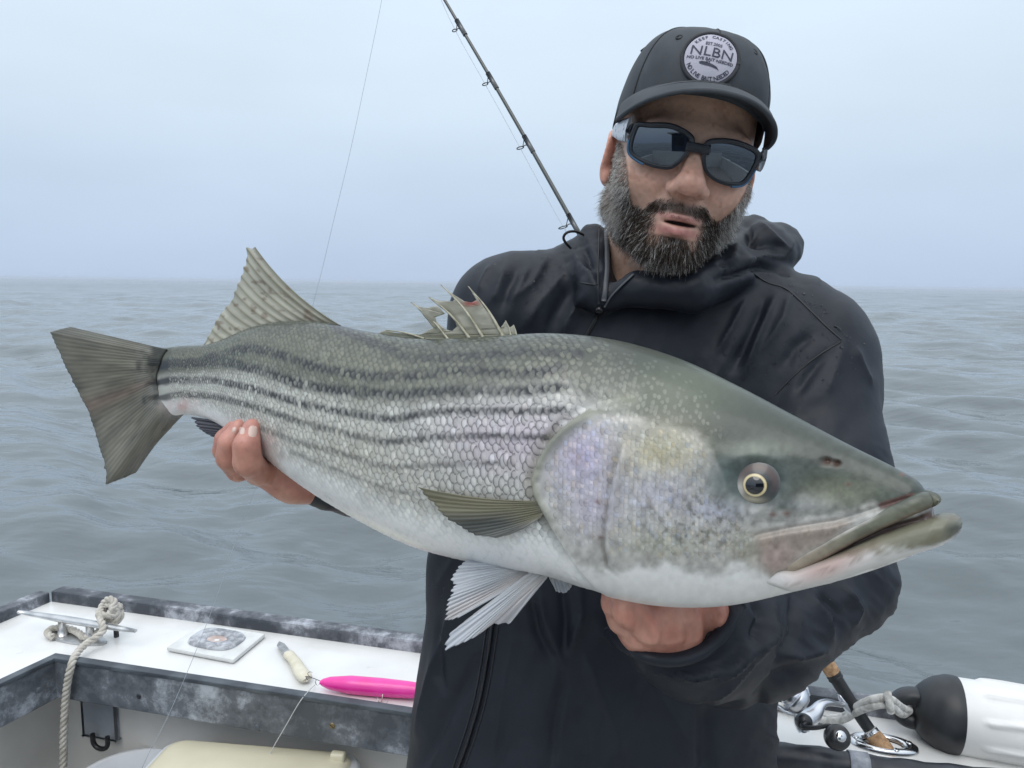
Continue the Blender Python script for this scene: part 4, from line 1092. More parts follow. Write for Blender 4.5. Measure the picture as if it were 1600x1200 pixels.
def Wcone(vol, a, b, k, mode='add'):
    """a, b = (px, py, depth, radius)"""
    f, lo, hi = cone(P(*a[:3]), P(*b[:3]), a[3], b[3]); vol.op(f, lo, hi, k, mode)

person = thing('person', 'man in dark rain jacket, cap and mirrored sunglasses holding a big fish', 'person', tuple(Pn(930, 1330, 1.02)))

# -- body: one continuous surface from head to hands
xs = axis_steps([(-.345, -.19, .0022), (-.19, .06, .006), (.06, .33, .00165), (.33, .47, .006)])
ys = axis_steps([(.52, .70, .0024), (.70, 1.02, .00175), (1.02, 1.26, .006)])
zs = axis_steps([(1.00, 1.36, .006), (1.36, 1.46, .0024), (1.46, 1.62, .0045), (1.62, 1.72, .0024), (1.72, 2.15, .00165)])
B = Vol(xs, ys, zs)
# torso and arms (under the jacket)
ARM_R = [(800, 505, 1.03), (735, 745, 1.06), (560, 742, .87)]; 
ARM_L = [(1240, 560, .985), (1296, 905, .86), (1125, 985, .725)]
Wcone(B, (1010, 560, 1.05, .10), (940, 1000, 1.04, .13), .04); Wcone(B, (940, 1000, 1.04, .13), (925, 1330, 1.02, .13), .04)
Wcone(B, (*ARM_R[0], .06), (*ARM_L[0], .06), .04)
Wcone(B, (*ARM_R[0], .055), (*ARM_R[1], .045), .02); Wcone(B, (*ARM_R[1], .044), (*ARM_R[2], .032), .02)
Wcone(B, (*ARM_L[0], .055), (*ARM_L[1], .046), .02); Wcone(B, (*ARM_L[1], .046), (*ARM_L[2], .034), .02)
# neck
Hcone(B, (0, -.05, -.025), (-.005, -.20, -.065), .060, .066, .03)
# skull and face
Hell(B, (0, .050, -.012), (.0790, .092, .096), .02)
Hell(B, (0, -.012, .022), (.0765, .080, .066), .025)
Hcone(B, (.012, -.085, .060), (.057, -.056, .006), .0240, .0235, .020); Hcone(B, (-.012, -.085, .060), (-.057, -.056, .006), .0240, .0235, .020)
Hell(B, (0, -.088, .066), (.033, .0185, .021), .015)
for s in (-1, 1):
    Hell(B, (s * .045, -.020, .057), (.031, .026, .025), .016)             # cheek
    Hell(B, (s * .030, .034, .080), (.030, .011, .014), .018)              # brow
    Hell(B, (s * .031, .012, .086), (.016, .010, .010), .012, 'sub')       # eye hollow
    Hell(B, (s * .031, .011, .0765), (.0135, .011, .012), .004)            # eyeball under the glasses
    Hell(B, (s * .0160, -.0255, .0945), (.0092, .0082, .0120), .006)       # wing of the nose
    # ear
    ca, sa = math.cos(s * .42), math.sin(s * .42); rot = [[ca, 0, -sa], [0, 1, 0], [sa, 0, ca]]
    Hell(B, (s * .0840, -.002, -.012), (.0075, .031, .0185), .006, 'add', rot)
    Hell(B, (s * .0815, -.028, -.005), (.0070, .011, .0100), .006, 'add', rot)
    Hell(B, (s * .0935, .002, -.006), (.0068, .018, .0095), .004, 'sub', rot)
Hcone(B, (0, .020, .086), (0, -.015, .1055), .0088, .0120, .012)           # bridge
Hell(B, (0, -.0190, .1075), (.0145, .0118, .0130), .010)                   # tip
for s in (-1, 1):
    Hell(B, (s * .0085, -.0298, .1030), (.0050, .0040, .0060), .003, 'sub')
    Hcone(B, (s * .022, -.026, .090), (s * .037, -.058, .074), .0028, .0024, .008, 'sub')     # smile fold
# mouth: muzzle, lips, opening
Hell(B, (0, -.062, .074), (.033, .026, .020), .016)
for s in (-1, 1):
    Hcone(B, (s * .004, -.0545, .0955), (s * .0285, -.0600, .0810), .0040, .0024, .004)
    Hcone(B, (0, -.0715, .0925), (s * .0270, -.0640, .0810), .0055, .0024, .004)
Hell(B, (.003, -.0622, .098), (.0240, .0024, .016), .0025, 'sub')
# philtrum and chin crease
Hell(B, (0, -.081, .094), (.018, .0035, .006), .006, 'sub')

# -- right hand (holds the tail end): fingers come up round the belly towards the viewer
def finger(vol, pts, radii, k=.004, m='add'):
    for (a, ra), (b, rb) in zip(zip(pts[:-1], radii[:-1]), zip(pts[1:], radii[1:])):
        f, lo, hi = cone(P(*a), P(*b), ra, rb); vol.op(f, lo, hi, k)
dH = .752
Wcone(B, (520, 750, .845, .027), (462, 742, .815, .030), .012)
Wcone(B, (462, 738, .815, .028), (420, 724, .80, .026), .012); Wcone(B, (475, 742, .83, .024), (440, 712, .83, .024), .012)
finger(B, [(432, 734, .800), (404, 738, .770), (387, 722, .742), (385, 696, .735), (394, 668, .746)], [.0130, .0132, .0140, .0128, .0090], .0025)
finger(B, [(418, 722, .812), (372, 734, .786), (357, 715, .765), (358, 692, .757), (374, 667, .760)], [.0120, .0122, .0124, .0112, .0080], .0022)
finger(B, [(408, 712, .825), (362, 716, .806), (349, 704, .790), (351, 686, .782), (366, 667, .772)], [.0112, .0108, .0108, .0100, .0074], .0022)
finger(B, [(412, 698, .838), (376, 700, .832), (358, 686, .820), (356, 672, .81), (362, 662, .805)], [.0102, .0094, .0090, .0084, .0066], .0022)
finger(B, [(470, 720, .84), (440, 690, .87), (425, 665, .865)], [.0140, .0122, .0088])              # thumb on the far side
# -- left hand (under the throat): palm up, thumb towards the viewer, fingers curled behind
LH = .058
def L4(x, y, d, r): return (x, y, d + LH, r)
def L3(x, y, d): return (x, y, d + LH)
Wcone(B, L4(1150, 990, .690, .032), L4(1088, 978, .640, .035), .012)
Wcone(B, L4(1095, 970, .640, .036), L4(1020, 965, .622, .035), .014); Wcone(B, L4(1075, 988, .618, .024), L4(1010, 980, .600, .023), .012)
Wcone(B, L4(1095, 955, .605, .024), L4(1040, 955, .592, .023), .010)                                      # ball of the thumb
finger(B, [L3(1066, 968, .594), L3(1018, 974, .580), L3(984, 952, .574), L3(976, 918, .572)], [.0195, .0165, .0150, .0105], .004)
finger(B, [L3(1012, 976, .612), L3(974, 966, .600), L3(962, 940, .590), L3(968, 905, .582)], [.0150, .0138, .0125, .0095], .003)
finger(B, [L3(1022, 968, .630), L3(972, 952, .625), L3(960, 924, .617), L3(970, 900, .605)], [.0140, .0125, .0115, .0090], .003)
finger(B, [L3(1035, 966, .650), L3(985, 942, .650), L3(975, 915, .640), L3(985, 895, .630)], [.0130, .0115, .0105, .0085], .003)
finger(B, [L3(1050, 966, .667), L3(1005, 935, .670), L3(998, 910, .660), L3(1005, 895, .650)], [.0115, .0100, .0090, .0075], .003)
for a, b in (((1003, 935, .553), (1006, 990, .566)), ((1036, 945, .556), (1046, 996, .570)), ((1072, 940, .560), (1084, 996, .580)), ((1106, 948, .580), (1112, 1000, .596))):
    Wcone(B, (*L3(*a), .0050), (*L3(*b), .0046), .011, 'sub')
bv_, bf_ = B.mesh(); del B
bv_ = smooth_mesh(bv_, bf_, 2, .5)
bn_ = vert_normals(bv_, bf_); bl = Hinv(bv_); bpx, bpy_, bd_ = proj(bv_)
bx, by, bz = bl[:, 0], bl[:, 1], bl[:, 2]
# skin colour
skin = np.array((.67, .435, .33)); red = np.array((.66, .32, .245)); tan = np.array((.59, .37, .275))
nA = fbm(bv_[:, 0] * 60, bv_[:, 1] * 60, bv_[:, 2] * 60, 3, 40); nB = fbm(bv_[:, 0] * 240, bv_[:, 1] * 240, bv_[:, 2] * 240, 2, 41)
bc = lerp(skin, tan, np.clip(.5 + nA, 0, 1))
g3 = lambda x, y, z, r: np.exp(-((bx - x) ** 2 + (by - y) ** 2 + (bz - z) ** 2) / r ** 2)
bc = lerp(bc, red, np.clip(.75 * g3(0, -.020, .11, .022) + .45 * (g3(.04, -.02, .08, .026) + g3(-.04, -.02, .08, .026)) + .8 * sstep(.072, .080, np.abs(bx)) * (by > -.06) * (bz < .03), 0, 1))
hands = (bpy_ > 600) & (bd_ < .90)
bc[hands] = lerp(np.array((.44, .185, .135)), np.array((.52, .26, .19)), np.clip(.5 + 1.4 * nA[hands], 0, 1))
tipm = hands & (bpx < 600); bc[tipm] = lerp(bc[tipm], (.50, .235, .19), np.clip(.8 * sstep(715, 670, bpy_[tipm]), 0, 1))
lipm = np.clip(np.exp(-((by + .0710) / .0066) ** 2 - (bx / .027) ** 4) * sstep(.072, .080, bz) + .9 * np.exp(-((by + .0560) / .0042) ** 2 - (bx / .027) ** 4) * sstep(.072, .080, bz), 0, 1)
bc = lerp(bc, (.50, .20, .185), .9 * lipm)
mouthm = np.exp(-((by + .0622) / .0028) ** 2 - ((bx - .003) / .023) ** 4) * sstep(.094, .086, bz) * (bz > .06); bc = lerp(bc, (.05, .018, .016), np.clip(1.3 * mouthm, 0, 1))
# where the beard grows (head coordinates)
def beard_mask(x, y, z):
    ax = np.abs(x); j = .004 * fbm(x * 90, y * 90, z * 90, 3, 50)
    yline = np.interp(ax, [0, .012, .030, .040, .052, .062, .070, .080], [-.039, -.039, -.042, -.055, -.052, -.032, .000, .022]) + j
    m = sstep(.004, -.004, y - yline)
    m *= sstep(-.122, -.110, y + .30 * (z - .06)) * sstep(-.016, .002, z - .20 * (y + .05)) * sstep(.0835, .0785, ax)
    lips = np.exp(-(np.abs(x / .0300) ** 4)) * sstep(-.0800, -.0755, y) * sstep(-.0508, -.0545, y)
    bare = np.exp(-((ax - .0235) / .0085) ** 2 - ((y + .084) / .0080) ** 2) * .8
    return m * (1 - np.clip(lips * 1.35, 0, 1)) * (1 - bare)
bmk = beard_mask(bx, by, bz) * (by > -.2) * (np.abs(bx) < .1) * (bz > -.06)
bc = lerp(bc, (.060, .050, .044), (.82 - .32 * sstep(.045, .065, np.abs(bx))) * np.clip(bmk, 0, 1))
# stubble on the bare cheek and shaved temple
fr_ = sstep(.28, .42, fbm(bv_[:, 0] * 130, bv_[:, 1] * 130, bv_[:, 2] * 130, 2, 47)); bc = lerp(bc, bc * np.array((.72, .62, .58)), .55 * fr_)
bc = bc * (1 + .26 * nB)[:, None]
m_skin = mat('skin', (.4, .25, .18),   .38, spec=.5, sss=.10, attr=True); add_bump(m_skin, 420, .40, .0009, 3); add_bump(m_skin, 60, .28, .0024, 5)
skinobj = np_mesh('body', bv_, bf_, m_skin, person, colors=np.clip(bc, .01, .8))
body_bvh = BVHTree.FromPolygons(bv_.tolist(), bf_.tolist())
def body_hit(x, y):
    r = (MR @ Vector(((x - 800) / F, (600 - y) / F, -1))).normalized(); h = body_bvh.ray_cast(CAM, r); return (h[0], h[1])
# finger nails
m_nail = mat('finger_nail', (.58, .42, .36), .22, coat=.5)
for (x, y, rx, ry, ro) in ((395, 674, 7.5, 9.5, .15), (378, 673, 4.5, 6, .1), (366, 672, 3.6, 5, .1)):
    pts = []
    for rad in np.linspace(0, 1, 6):
        for a in np.linspace(0, 2 * np.pi, 24, endpoint=False):
            ca, sa = math.cos(a), math.sin(a); k_ = (abs(ca) ** 3 + abs(sa) ** 3) ** (-1 / 3) * rad
            qx, qy = k_ * ca * rx, k_ * sa * ry; h_, n_ = body_hit(x + qx * math.cos(ro) - qy * math.sin(ro), y + qx * math.sin(ro) + qy * math.cos(ro))
            pts.append(np.array(h_ + n_ * (.0006 * (1 - rad ** 3) - .0001)) if h_ is not None else np.array(P(x + qx, y + qy, .74)))
    np_mesh('finger_nail', np.array(pts), grid_faces(6, 24, True), m_nail, skinobj)

# -- beard hairs
def beard():
    tri = bf_; cen = bv_[tri].mean(1); l = Hinv(cen)
    ar = np.linalg.norm(np.cross(bv_[tri[:, 2]] - bv_[tri[:, 0]], bv_[tri[:, 3]] - bv_[tri[:, 1]]), axis=1) / 2
    wgt = beard_mask(l[:, 0], l[:, 1], l[:, 2]) * ar * (l[:, 1] > -.18) * (np.abs(l[:, 0]) < .095) * (l[:, 2] > -.05)
    ax = np.abs(l[:, 0]); wgt *= np.interp(ax, [.03, .06, .08], [1.35, 1.0, .75])
    n = 26000; pick = rng.choice(len(tri), n, p=wgt / wgt.sum())
    u, v = rng.random(n), rng.random(n); q = bv_[tri[pick]]
    root = (q[:, 0] * ((1 - u) * (1 - v))[:, None] + q[:, 1] * (u * (1 - v))[:, None] + q[:, 2] * (u * v)[:, None] + q[:, 3] * ((1 - u) * v)[:, None])
    nor = bn_[tri[pick, 0]]; rl = Hinv(root); x, y, z = rl.T; ax = np.abs(x)
    nl = nor @ HB
    chin = np.exp(-(x / .042) ** 2) * sstep(-.074, -.090, y); must = np.exp(-(x / .036) ** 2) * (y > -.068)
    side = sstep(.045, .065, ax)
    ln = .0075 + .0005 * chin - .0005 * must - .0030 * side * (y > -.03) + .0015 * sstep(-.05, -.09, y)
    ln = ln * (1 - .42 * must * (np.abs(x) < .026))
    ln = ln * np.exp(.22 * rng.normal(size=n))
    d = np.stack([.25 * np.sign(x) * must + .15 * np.sign(x) * side, -np.ones(n), .15 * np.ones(n)], 1) + nl * (.70 + .25 * side)[:, None] + rng.normal(size=(n, 3)) * .34
    d = np.where(must[:, None] > .4, np.stack([np.sign(x) * .75 * sstep(.004, .02, ax), -np.ones(n), .25 * np.ones(n)], 1) + nl * .30 + rng.normal(size=(n, 3)) * .2, d)
    d /= np.linalg.norm(d, axis=1)[:, None]; curl = rng.normal(size=(n, 3)) * .22; curl[:, 1] -= .25
    sd = np.cross(d, rng.normal(size=(n, 3))); sd /= np.linalg.norm(sd, axis=1)[:, None]
    K = 4; V_ = []
    for k in range(K):
        t = k / (K - 1); c = rl + d * (ln * t)[:, None] + curl * (ln * t * t * .55)[:, None] - nl * .0004
        wd = (.00024 * (1 - .75 * t))
        V_ += [c + sd * wd, c - sd * wd]
    V_ = np.stack(V_, 1); vv_ = Hn(V_.reshape(-1, 3))
    fb = np.array([[2 * k, 2 * k + 1, 2 * k + 3, 2 * k + 2] for k in range(K - 1)]); ff_ = (fb[None] + (np.arange(n) * 2 * K)[:, None, None]).reshape(-1, 4)
    grey = np.clip(.14 + .66 * side + .22 * chin * (y < -.105) + .12 * fbm(x * 70, y * 70, z * 70, 2, 60) - .13 * must, .03, .88)
    isg = rng.random(n) < grey
    dark = lerp(np.array((.020, .015, .012)), np.array((.062, .040, .027)), rng.random(n)); pale = lerp(np.array((.30, .28, .26)), np.array((.78, .76, .73)), rng.random(n))
    c = np.where(isg[:, None], pale, dark); cc = np.repeat(c, 2 * K, 0)
    m = mat('beard_hair', (.1, .1, .1), .45, spec=.3, attr=True)
    return np_mesh('beard', vv_, ff_, m, person, colors=cc)
beard()
# ------------------------------------------------------------------ jacket
m_jack = mat('wet_rain_jacket', (.021, .0235, .029), .42, spec=.30)
add_noise_color(m_jack, 14, (.0095, .0120, .0185), (.0145, .0178, .0265), .35, .65, 5, rough=(.42, .62))
add_bump(m_jack, 900, .10, .0005, 2); add_bump(m_jack, 46, .20, .004, 5)
J = Vol(np.arange(-.30, .50, .0031), np.arange(.60, 1.27, .0035), np.arange(.98, 1.97, .0031))
def Jc(a, b, k=.02, mode='add'): Wcone(J, a, b, k, mode)
def Jf(a, b, fl, k=.03):
    f, lo, hi = flatcone(P(*a[:3]), P(*b[:3]), a[3], b[3], FWD, fl); J.op(f, lo, hi, k)
Jf((1015, 620, 1.05, .17), (950, 860, 1.035, .228), .58); Jf((950, 860, 1.035, .228), (908, 1400, 1.0, .250), .57)
Jc((805, 492, 1.03, .076), (935, 455, 1.035, .068), .03); Jc((1120, 470, 1.035, .078), (1243, 558, .985, .086), .03)
Jc((935, 455, 1.035, .068), (1120, 470, 1.035, .078), .03)
Jc((800, 500, 1.03, .083), (738, 745, 1.05, .064), .03); Jc((738, 745, 1.05, .064), (560, 745, .88, .043), .02); Jc((560, 745, .88, .043), (512, 746, .835, .034), .01)
Jc((1243, 562, .985, .088), (1275, 740, .92, .080), .03); Jc((1275, 740, .92, .080), (1300, 895, .86, .065), .02)
Jc((1298, 898, .86, .064), (1175, 985, .775, .064), .02); Jc((1175, 985, .775, .064), (1098, 985, .716, .064), .015); Jc((1190, 990, .79, .05), (1140, 1050, .80, .036), .03)
Jf((1000, 560, 1.03, .15), (1180, 620, 1.02, .16), .62, .04)
# collar and dropped hood
for a, b in (((926, 372, 1.000, .019), (930, 455, .940, .023)), ((904, 402, 1.01, .024), (926, 445, .955, .021)), ((940, 470, .930, .016), (1000, 450, .915, .018)),
             ((1000, 452, .915, .020), (1085, 455, .905, .024)), ((1085, 455, .905, .024), (1140, 425, .945, .030)), ((1130, 425, .965, .034), (1190, 398, 1.02, .040)),
             ((1190, 398, 1.02, .040), (1216, 386, 1.05, .033)), ((1216, 390, 1.04, .030), (1236, 366, 1.055, .008)), ((1140, 385, 1.05, .035), (1180, 357, 1.08, .014)), ((1180, 357, 1.08, .014), (1238, 365, 1.06, .007)), ((1180, 362, 1.075, .016), (1210, 390, 1.05, .03)),
             ((930, 400, 1.06, .030), (985, 385, 1.11, .036)), ((985, 385, 1.11, .036), (1140, 385, 1.10, .040)), ((1140, 385, 1.10, .040), (1195, 390, 1.05, .035))):
    Jc(a, b, .010)
# neck opening
f, lo, hi = cone(H(0, -.06, .02), H(-.004, -.135, -.02), .066, .050); J.op(f, lo, hi, .006, 'sub')
Jc((966, 385, .93, .017), (964, 452, .925, .006), .004, 'sub')
jv, jf_ = J.mesh(); del J
jv = smooth_mesh(jv, jf_, 2, .5)
jn = vert_normals(jv, jf_); jx_, jy_, jd_ = proj(jv)
def zc(ox, oy, s): return lambda pts: np.array([(ox + a / s, oy + b / s) for a, b in pts])
za, zb, z8, zz = zc(640, 330, 5), zc(1120, 330, 4.139), zc(620, 840, 2.667), zc(920, 900, 3.333)
FOLDS = [(za([(745, 440), (690, 620), (640, 720)]), .0035, 7), (za([(935, 420), (870, 560), (790, 720)]), .0035, 8), (za([(1070, 370), (960, 560), (850, 660)]), .0032, 6),
         (za([(1370, 650), (1250, 830), (1190, 950)]), .0045, 9), (za([(640, 420), (560, 560), (540, 640)]), .003, 7), (za([(1200, 500), (1010, 720), (900, 900)]), .004, 12),
         (za([(840, 470), (770, 600), (720, 760)]), -.003, 7), (za([(1300, 560), (1150, 800), (1090, 940)]), -.004, 11), (za([(1330, 380), (1420, 440), (1480, 460)]), -.004, 6),
         (za([(1270, 330), (1400, 480), (1480, 640)]), .004, 7), (za([(1360, 290), (1410, 400), (1460, 420)]), -.006, 7),
         (zb([(370, 570), (280, 780), (180, 1050)]), .0050, 9), (zb([(310, 600), (190, 860), (110, 1020)]), -.0055, 9), (zb([(190, 560), (100, 740), (0, 920)]), .0035, 8), (zb([(470, 540), (430, 700), (300, 900)]), .0035, 12),
         (zb([(620, 800), (500, 880), (430, 1000)]), -.003, 9), (zb([(880, 880), (930, 1000), (990, 1130)]), .004, 9), (zb([(810, 850), (780, 1000), (700, 1190)]), .004, 11), (zb([(700, 930), (600, 1060), (520, 1180)]), -.003, 8),
         (zb([(280, 80), (380, 170), (470, 250)]), .004, 5), (zb([(200, 100), (230, 190), (290, 200)]), -.010, 7), (zb([(180, 330), (320, 290), (430, 300), (500, 200)]), .004, 6), (zb([(240, 230), (340, 210), (430, 230)]), -.004, 6), (zb([(0, 440), (150, 400), (280, 360), (380, 365), (455, 405)]), -.006, 5),
         (zb([(50, 380), (110, 300), (130, 200)]), .004, 7), (zb([(10, 340), (80, 350), (60, 420)]), -.005, 5),
         (z8([(140, 60), (110, 300), (60, 640)]), .004, 8), (z8([(230, 300), (150, 560), (80, 820)]), .006, 12), (z8([(190, 340), (180, 560), (200, 640)]), -.004, 7), (z8([(330, 520), (200, 760), (120, 930)]), -.005, 12),
         (z8([(480, 420), (440, 640), (400, 940)]), .003, 12), (z8([(700, 560), (660, 740), (640, 960)]), -.0035, 7), (z8([(600, 200), (620, 330), (690, 520)]), .005, 8), (z8([(680, 180), (700, 340), (700, 480)]), -.005, 8), (z8([(760, 180), (770, 330), (720, 480)]), .005, 8), (z8([(560, 260), (590, 400), (640, 500)]), -.004, 7),
         (z8([(780, 480), (900, 760), (960, 960)]), .005, 24), (z8([(960, 420), (1080, 640), (1240, 900)]), .0045, 26), (z8([(1280, 700), (1290, 960), (1300, 1000)]), -.005, 14),
         (zz([(280, 440), (420, 480), (560, 475), (680, 440), (760, 340)]), -.002, 7), (zz([(330, 480), (560, 520), (720, 470), (850, 340)]), .006, 8), (zz([(860, 130), (900, 220), (840, 360)]), -.005, 7), (zz([(960, 140), (950, 300), (800, 420), (640, 560)]), .006, 9),
         (zz([(1070, 100), (1080, 300), (980, 480)]), -.007, 9), (zz([(1160, 100), (1230, 220), (1260, 330)]), .005, 7), (zz([(1210, 90), (1300, 200), (1290, 300)]), -.004, 6), (zz([(1330, 70), (1400, 170), (1370, 250)]), .005, 8), (zz([(580, 660), (740, 560), (960, 290)]), .005, 10), (zz([(980, 420), (1120, 420), (1240, 380)]), .005, 9), (zz([(860, 690), (960, 560), (1100, 480)]), -.006, 10)]
dsp = np.zeros(len(jv))
for line, a, wd in FOLDS:
    lo_, hi_ = line.min(0) - 4 * wd, line.max(0) + 4 * wd
    m_ = (jx_ > lo_[0]) & (jx_ < hi_[0]) & (jy_ > lo_[1]) & (jy_ < hi_[1])
    d, _, t = seg_dist(jx_[m_], jy_[m_], resample(line, 14)); dsp[m_] += 1.45 * a * (np.exp(-1.25 * d / wd) if a > 0 else np.exp(-(d / wd) ** 2)) * np.clip(4 * t * (1 - t) + .35, 0, 1)
# general drape: ridged, stretched noise
ca, sa = math.cos(R(62)), math.sin(R(62))
al_ = jx_ * ca - jy_ * sa; ac_ = jx_ * sa + jy_ * ca
rid = lambda n: 1 - np.abs(n) * 2
dsp += .0030 * (rid(fbm(al_ / 300, ac_ / 62, jd_ * 4, 3, 70)) - .5) + .0016 * fbm(jx_ / 30, jy_ / 44, jd_ * 10, 3, 71)
arm = sstep(1150, 1230, jx_) * sstep(640, 760, jy_)
dsp += arm * .004 * (rid(fbm((jx_ - jy_) / 40, (jx_ + jy_) / 120, jd_ * 6, 3, 72)) - .5)
hood = sstep(470, 430, jy_) * (np.abs(jx_ - 1060) < 220); dsp += hood * .0035 * fbm(jx_ / 26, jy_ / 20, jd_ * 12, 3, 73)
jv = jv + jn * dsp[:, None]
jacket = np_mesh('jacket', jv, jf_, m_jack, person)
jack_bvh = BVHTree.FromPolygons(jv.tolist(), jf_.tolist())
def jack_hit(x, y):
    r = (MR @ Vector(((x - 800) / F, (600 - y) / F, -1))).normalized(); h = jack_bvh.ray_cast(CAM, r); return (h[0], h[1])
def jack_path(pts, n=40, lift=.0008):
    out = []
    for x, y in smooth_path(pts, n):
        h, nn = jack_hit(x, y)
        if h is not None: out.append(np.array(h + nn * lift))
    p = np.array(out)
    for _ in range(3): p[1:-1] = p[1:-1] * .5 + (p[:-2] + p[2:]) * .25
    return p
m_seam = mat('jacket_seam', (.013, .0145, .018), .5); m_zip = mat('zip_tape', (.055, .060, .070), .45); m_zipd = mat('zip_teeth', (.010, .010, .012), .35)
for pts in (zb([(225, 395), (330, 470), (440, 488), (560, 600), (700, 740), (805, 832)]), zb([(800, 845), (640, 940), (500, 1060), (380, 1185)]), za([(1480, 130), (1475, 400), (1470, 600), (1480, 720)]), za([(1340, 560), (1400, 570), (1470, 575)])):
    p_ = jack_path(pts, 50, .0002); tube('seam', p_, .0011, m_seam, jacket, 6)
# main zip: upper run, then the lower run below the fish
up1 = jack_path([(945, 354), (947, 400), (947, 440), (944, 470)], 30, .002); tube('zip_tape', up1, .0032, m_zip, jacket, 8, .4)
up2 = jack_path([(990, 430), (972, 447), (955, 462), (945, 478)], 24, .0015); tube('zip_tape', up2, .0026, m_zip, jacket, 8, .4)
low = jack_path([(938, 486), (926, 510), (905, 545)], 24, .0012); tube('zip_teeth', low, .0030, m_zipd, jacket, 8, .5)
zl = jack_path([(772, 960), (765, 1010), (754, 1080), (738, 1140), (712, 1212)], 50, .0016); tube('zip_teeth', zl, .0042, m_zipd, jacket, 8, .5)
for off in (-9, 9):
    q_ = jack_path([(772 + off, 960), (765 + off, 1010), (754 + off, 1080), (738 + off, 1140), (712 + off, 1212)], 50, .0004); tube('seam', q_, .0013, m_seam, jacket, 6)
h, nn = jack_hit(937, 484)
sl_ = lathe('zip_slider', h + nn * .003, nn, [(0, .003), (.0042, .0028), (.0055, .001), (.0055, -.003)], mat('zip_slider', (.02, .02, .023), .25, .6), jacket, 16)
# drawcord loop on the hood
dc = smooth_path([(912, 367, .975), (900, 361, .965), (886, 362, .962), (879, 371, .965), (884, 380, .968), (892, 388, .975)], 30)
tube('drawcord', Pn(dc[:, 0], dc[:, 1], dc[:, 2]), .0017, mat('drawcord', (.012, .012, .014), .6), jacket, 8)
# cuff of the left sleeve: hem band where the hand comes out
def first_hit(x, y):
    a_, b_ = jack_hit(x, y), body_hit(x, y); c_ = [q for q in (a_, b_) if q[0] is not None]
    return min(c_, key=lambda q: (q[0] - CAM).length) if c_ else (P(x, y, .66), Vector((0, -1, 0)))
cu = smooth_path([(952, 985), (972, 1006), (1005, 1024), (1050, 1031), (1096, 1018), (1130, 988), (1150, 944)], 40)
cpts = np.array([np.array(first_hit(x, y)[0]) for x, y in cu])
for _ in range(12): cpts[1:-1] = cpts[1:-1] * .4 + (cpts[:-2] + cpts[2:]) * .3
cpts -= FWD * .004
tube('cuff_hem', cpts, .0085, m_jack, jacket, 12, .7)
# rain drops beaded on the shoulders and chest
m_drop = mat('rain_drop', (.9, .93, .95), .02, trans=1.0); bsdf(m_drop).inputs['IOR'].default_value = 1.33
dv = []
def drops(n, cx, cy, sx, sy, r0, r1, ang=0):
    k = 0
    while k < n:
        a, b = rng.normal() * sx, rng.normal() * sy; x = cx + a * math.cos(ang) - b * math.sin(ang); y = cy + a * math.sin(ang) + b * math.cos(ang); k += 1
        h, nn = jack_hit(x, y)
        if h is None: continue
        r_ = rng.uniform(r0, r1) * (1.0 if rng.random() < .8 else 1.4); v_, f_ = dome_vf(h - nn * .0002, nn, r_, r_ * .75, 5, 10, .0); dv.append((v_, f_))
drops(150, 850, 410, 45, 22, .0005, .0014, .4); drops(80, 845, 440, 14, 34, .0005, .0012, .5); drops(90, 1285, 495, 55, 12, .0006, .0019, .85); drops(80, 1230, 560, 45, 26, .0006, .0018); drops(40, 780, 410, 40, 14, .0004, .0011); drops(60, 900, 400, 12, 20, .0005, .0013); drops(50, 1200, 400, 36, 22, .0005, .0015); drops(40, 1060, 500, 60, 30, .0004, .0010); drops(60, 1330, 1000, 40, 40, .0005, .0014); drops(40, 690, 930, 16, 60, .0005, .0014)
v_, f_ = join_vf(dv); o = np_mesh('rain_drops', v_, f_, m_drop, jacket); o['kind'] = 'stuff'

# ------------------------------------------------------------------ shirt collar inside the jacket
# ------------------------------------------------------------------ cap
m_cap = mat('charcoal_cap', (.040, .047, .056), .75); add_noise_color(m_cap, 30, (.034, .040, .048), (.050, .057, .066)); add_bump(m_cap, 700, .35, .0006, 2)
m_mesh = mat('cap_mesh', (.022, .027, .033), .8); add_bump(m_mesh, 900, .8, .0015, kind='vor')
def rim_y(z): return .037 + .36 * z
def crown_pt(phi, al):
    """phi 0 = front, al 0 = rim .. 1 = button (local)"""
    a = al * np.pi / 2; c, s = np.cos(a), np.sin(a); rad = np.abs(c) ** .54
    rx = .0875; rz = np.where(np.cos(phi) > 0, .1000, .1040)
    x = rx * np.sin(phi) * rad; z = -.004 + rz * np.cos(phi) * rad
    yb = rim_y(-.004 + rz * np.cos(phi)); yt = .1490 - .008 * (z < 0) * 0
    front = np.exp(-(phi / .9) ** 2)
    y = yb + (yt - yb) * np.abs(s) ** (.94 - .10 * front)
    # six panels: shallow valleys at the seams
    seam = np.exp(-((((phi + np.pi / 6) % (np.pi / 3)) - np.pi / 6) / .035) ** 2)
    k = 1 - .010 * seam * np.sin(a * 2) ** .5
    return np.stack([x * k, y, z * k], -1)
NPH, NAL = 144, 44
ph = np.linspace(-np.pi, np.pi, NPH, endpoint=False); al_ = np.linspace(0, 1, NAL) ** .8
PH, AL = np.meshgrid(ph, al_, indexing='xy')
cp = crown_pt(PH, AL); cp += (.0012 * fbm(PH * 3, AL * 4, 0, 3, 80))[..., None] * np.array([1, .5, 1])
# hem folded inside
inner = crown_pt(ph, np.zeros(NPH)) * np.array([.965, 1, .965]) + np.array([0, .012, 0])
cv = np.vstack([inner, cp.reshape(-1, 3)])
cap = thing_part = None
capf_ = grid_faces(NAL + 1, NPH, True)
cap = np_mesh('cap', Hn(cv), capf_, m_cap, person)
cap_bvh = BVHTree.FromPolygons(Hn(cv).tolist(), capf_.tolist())
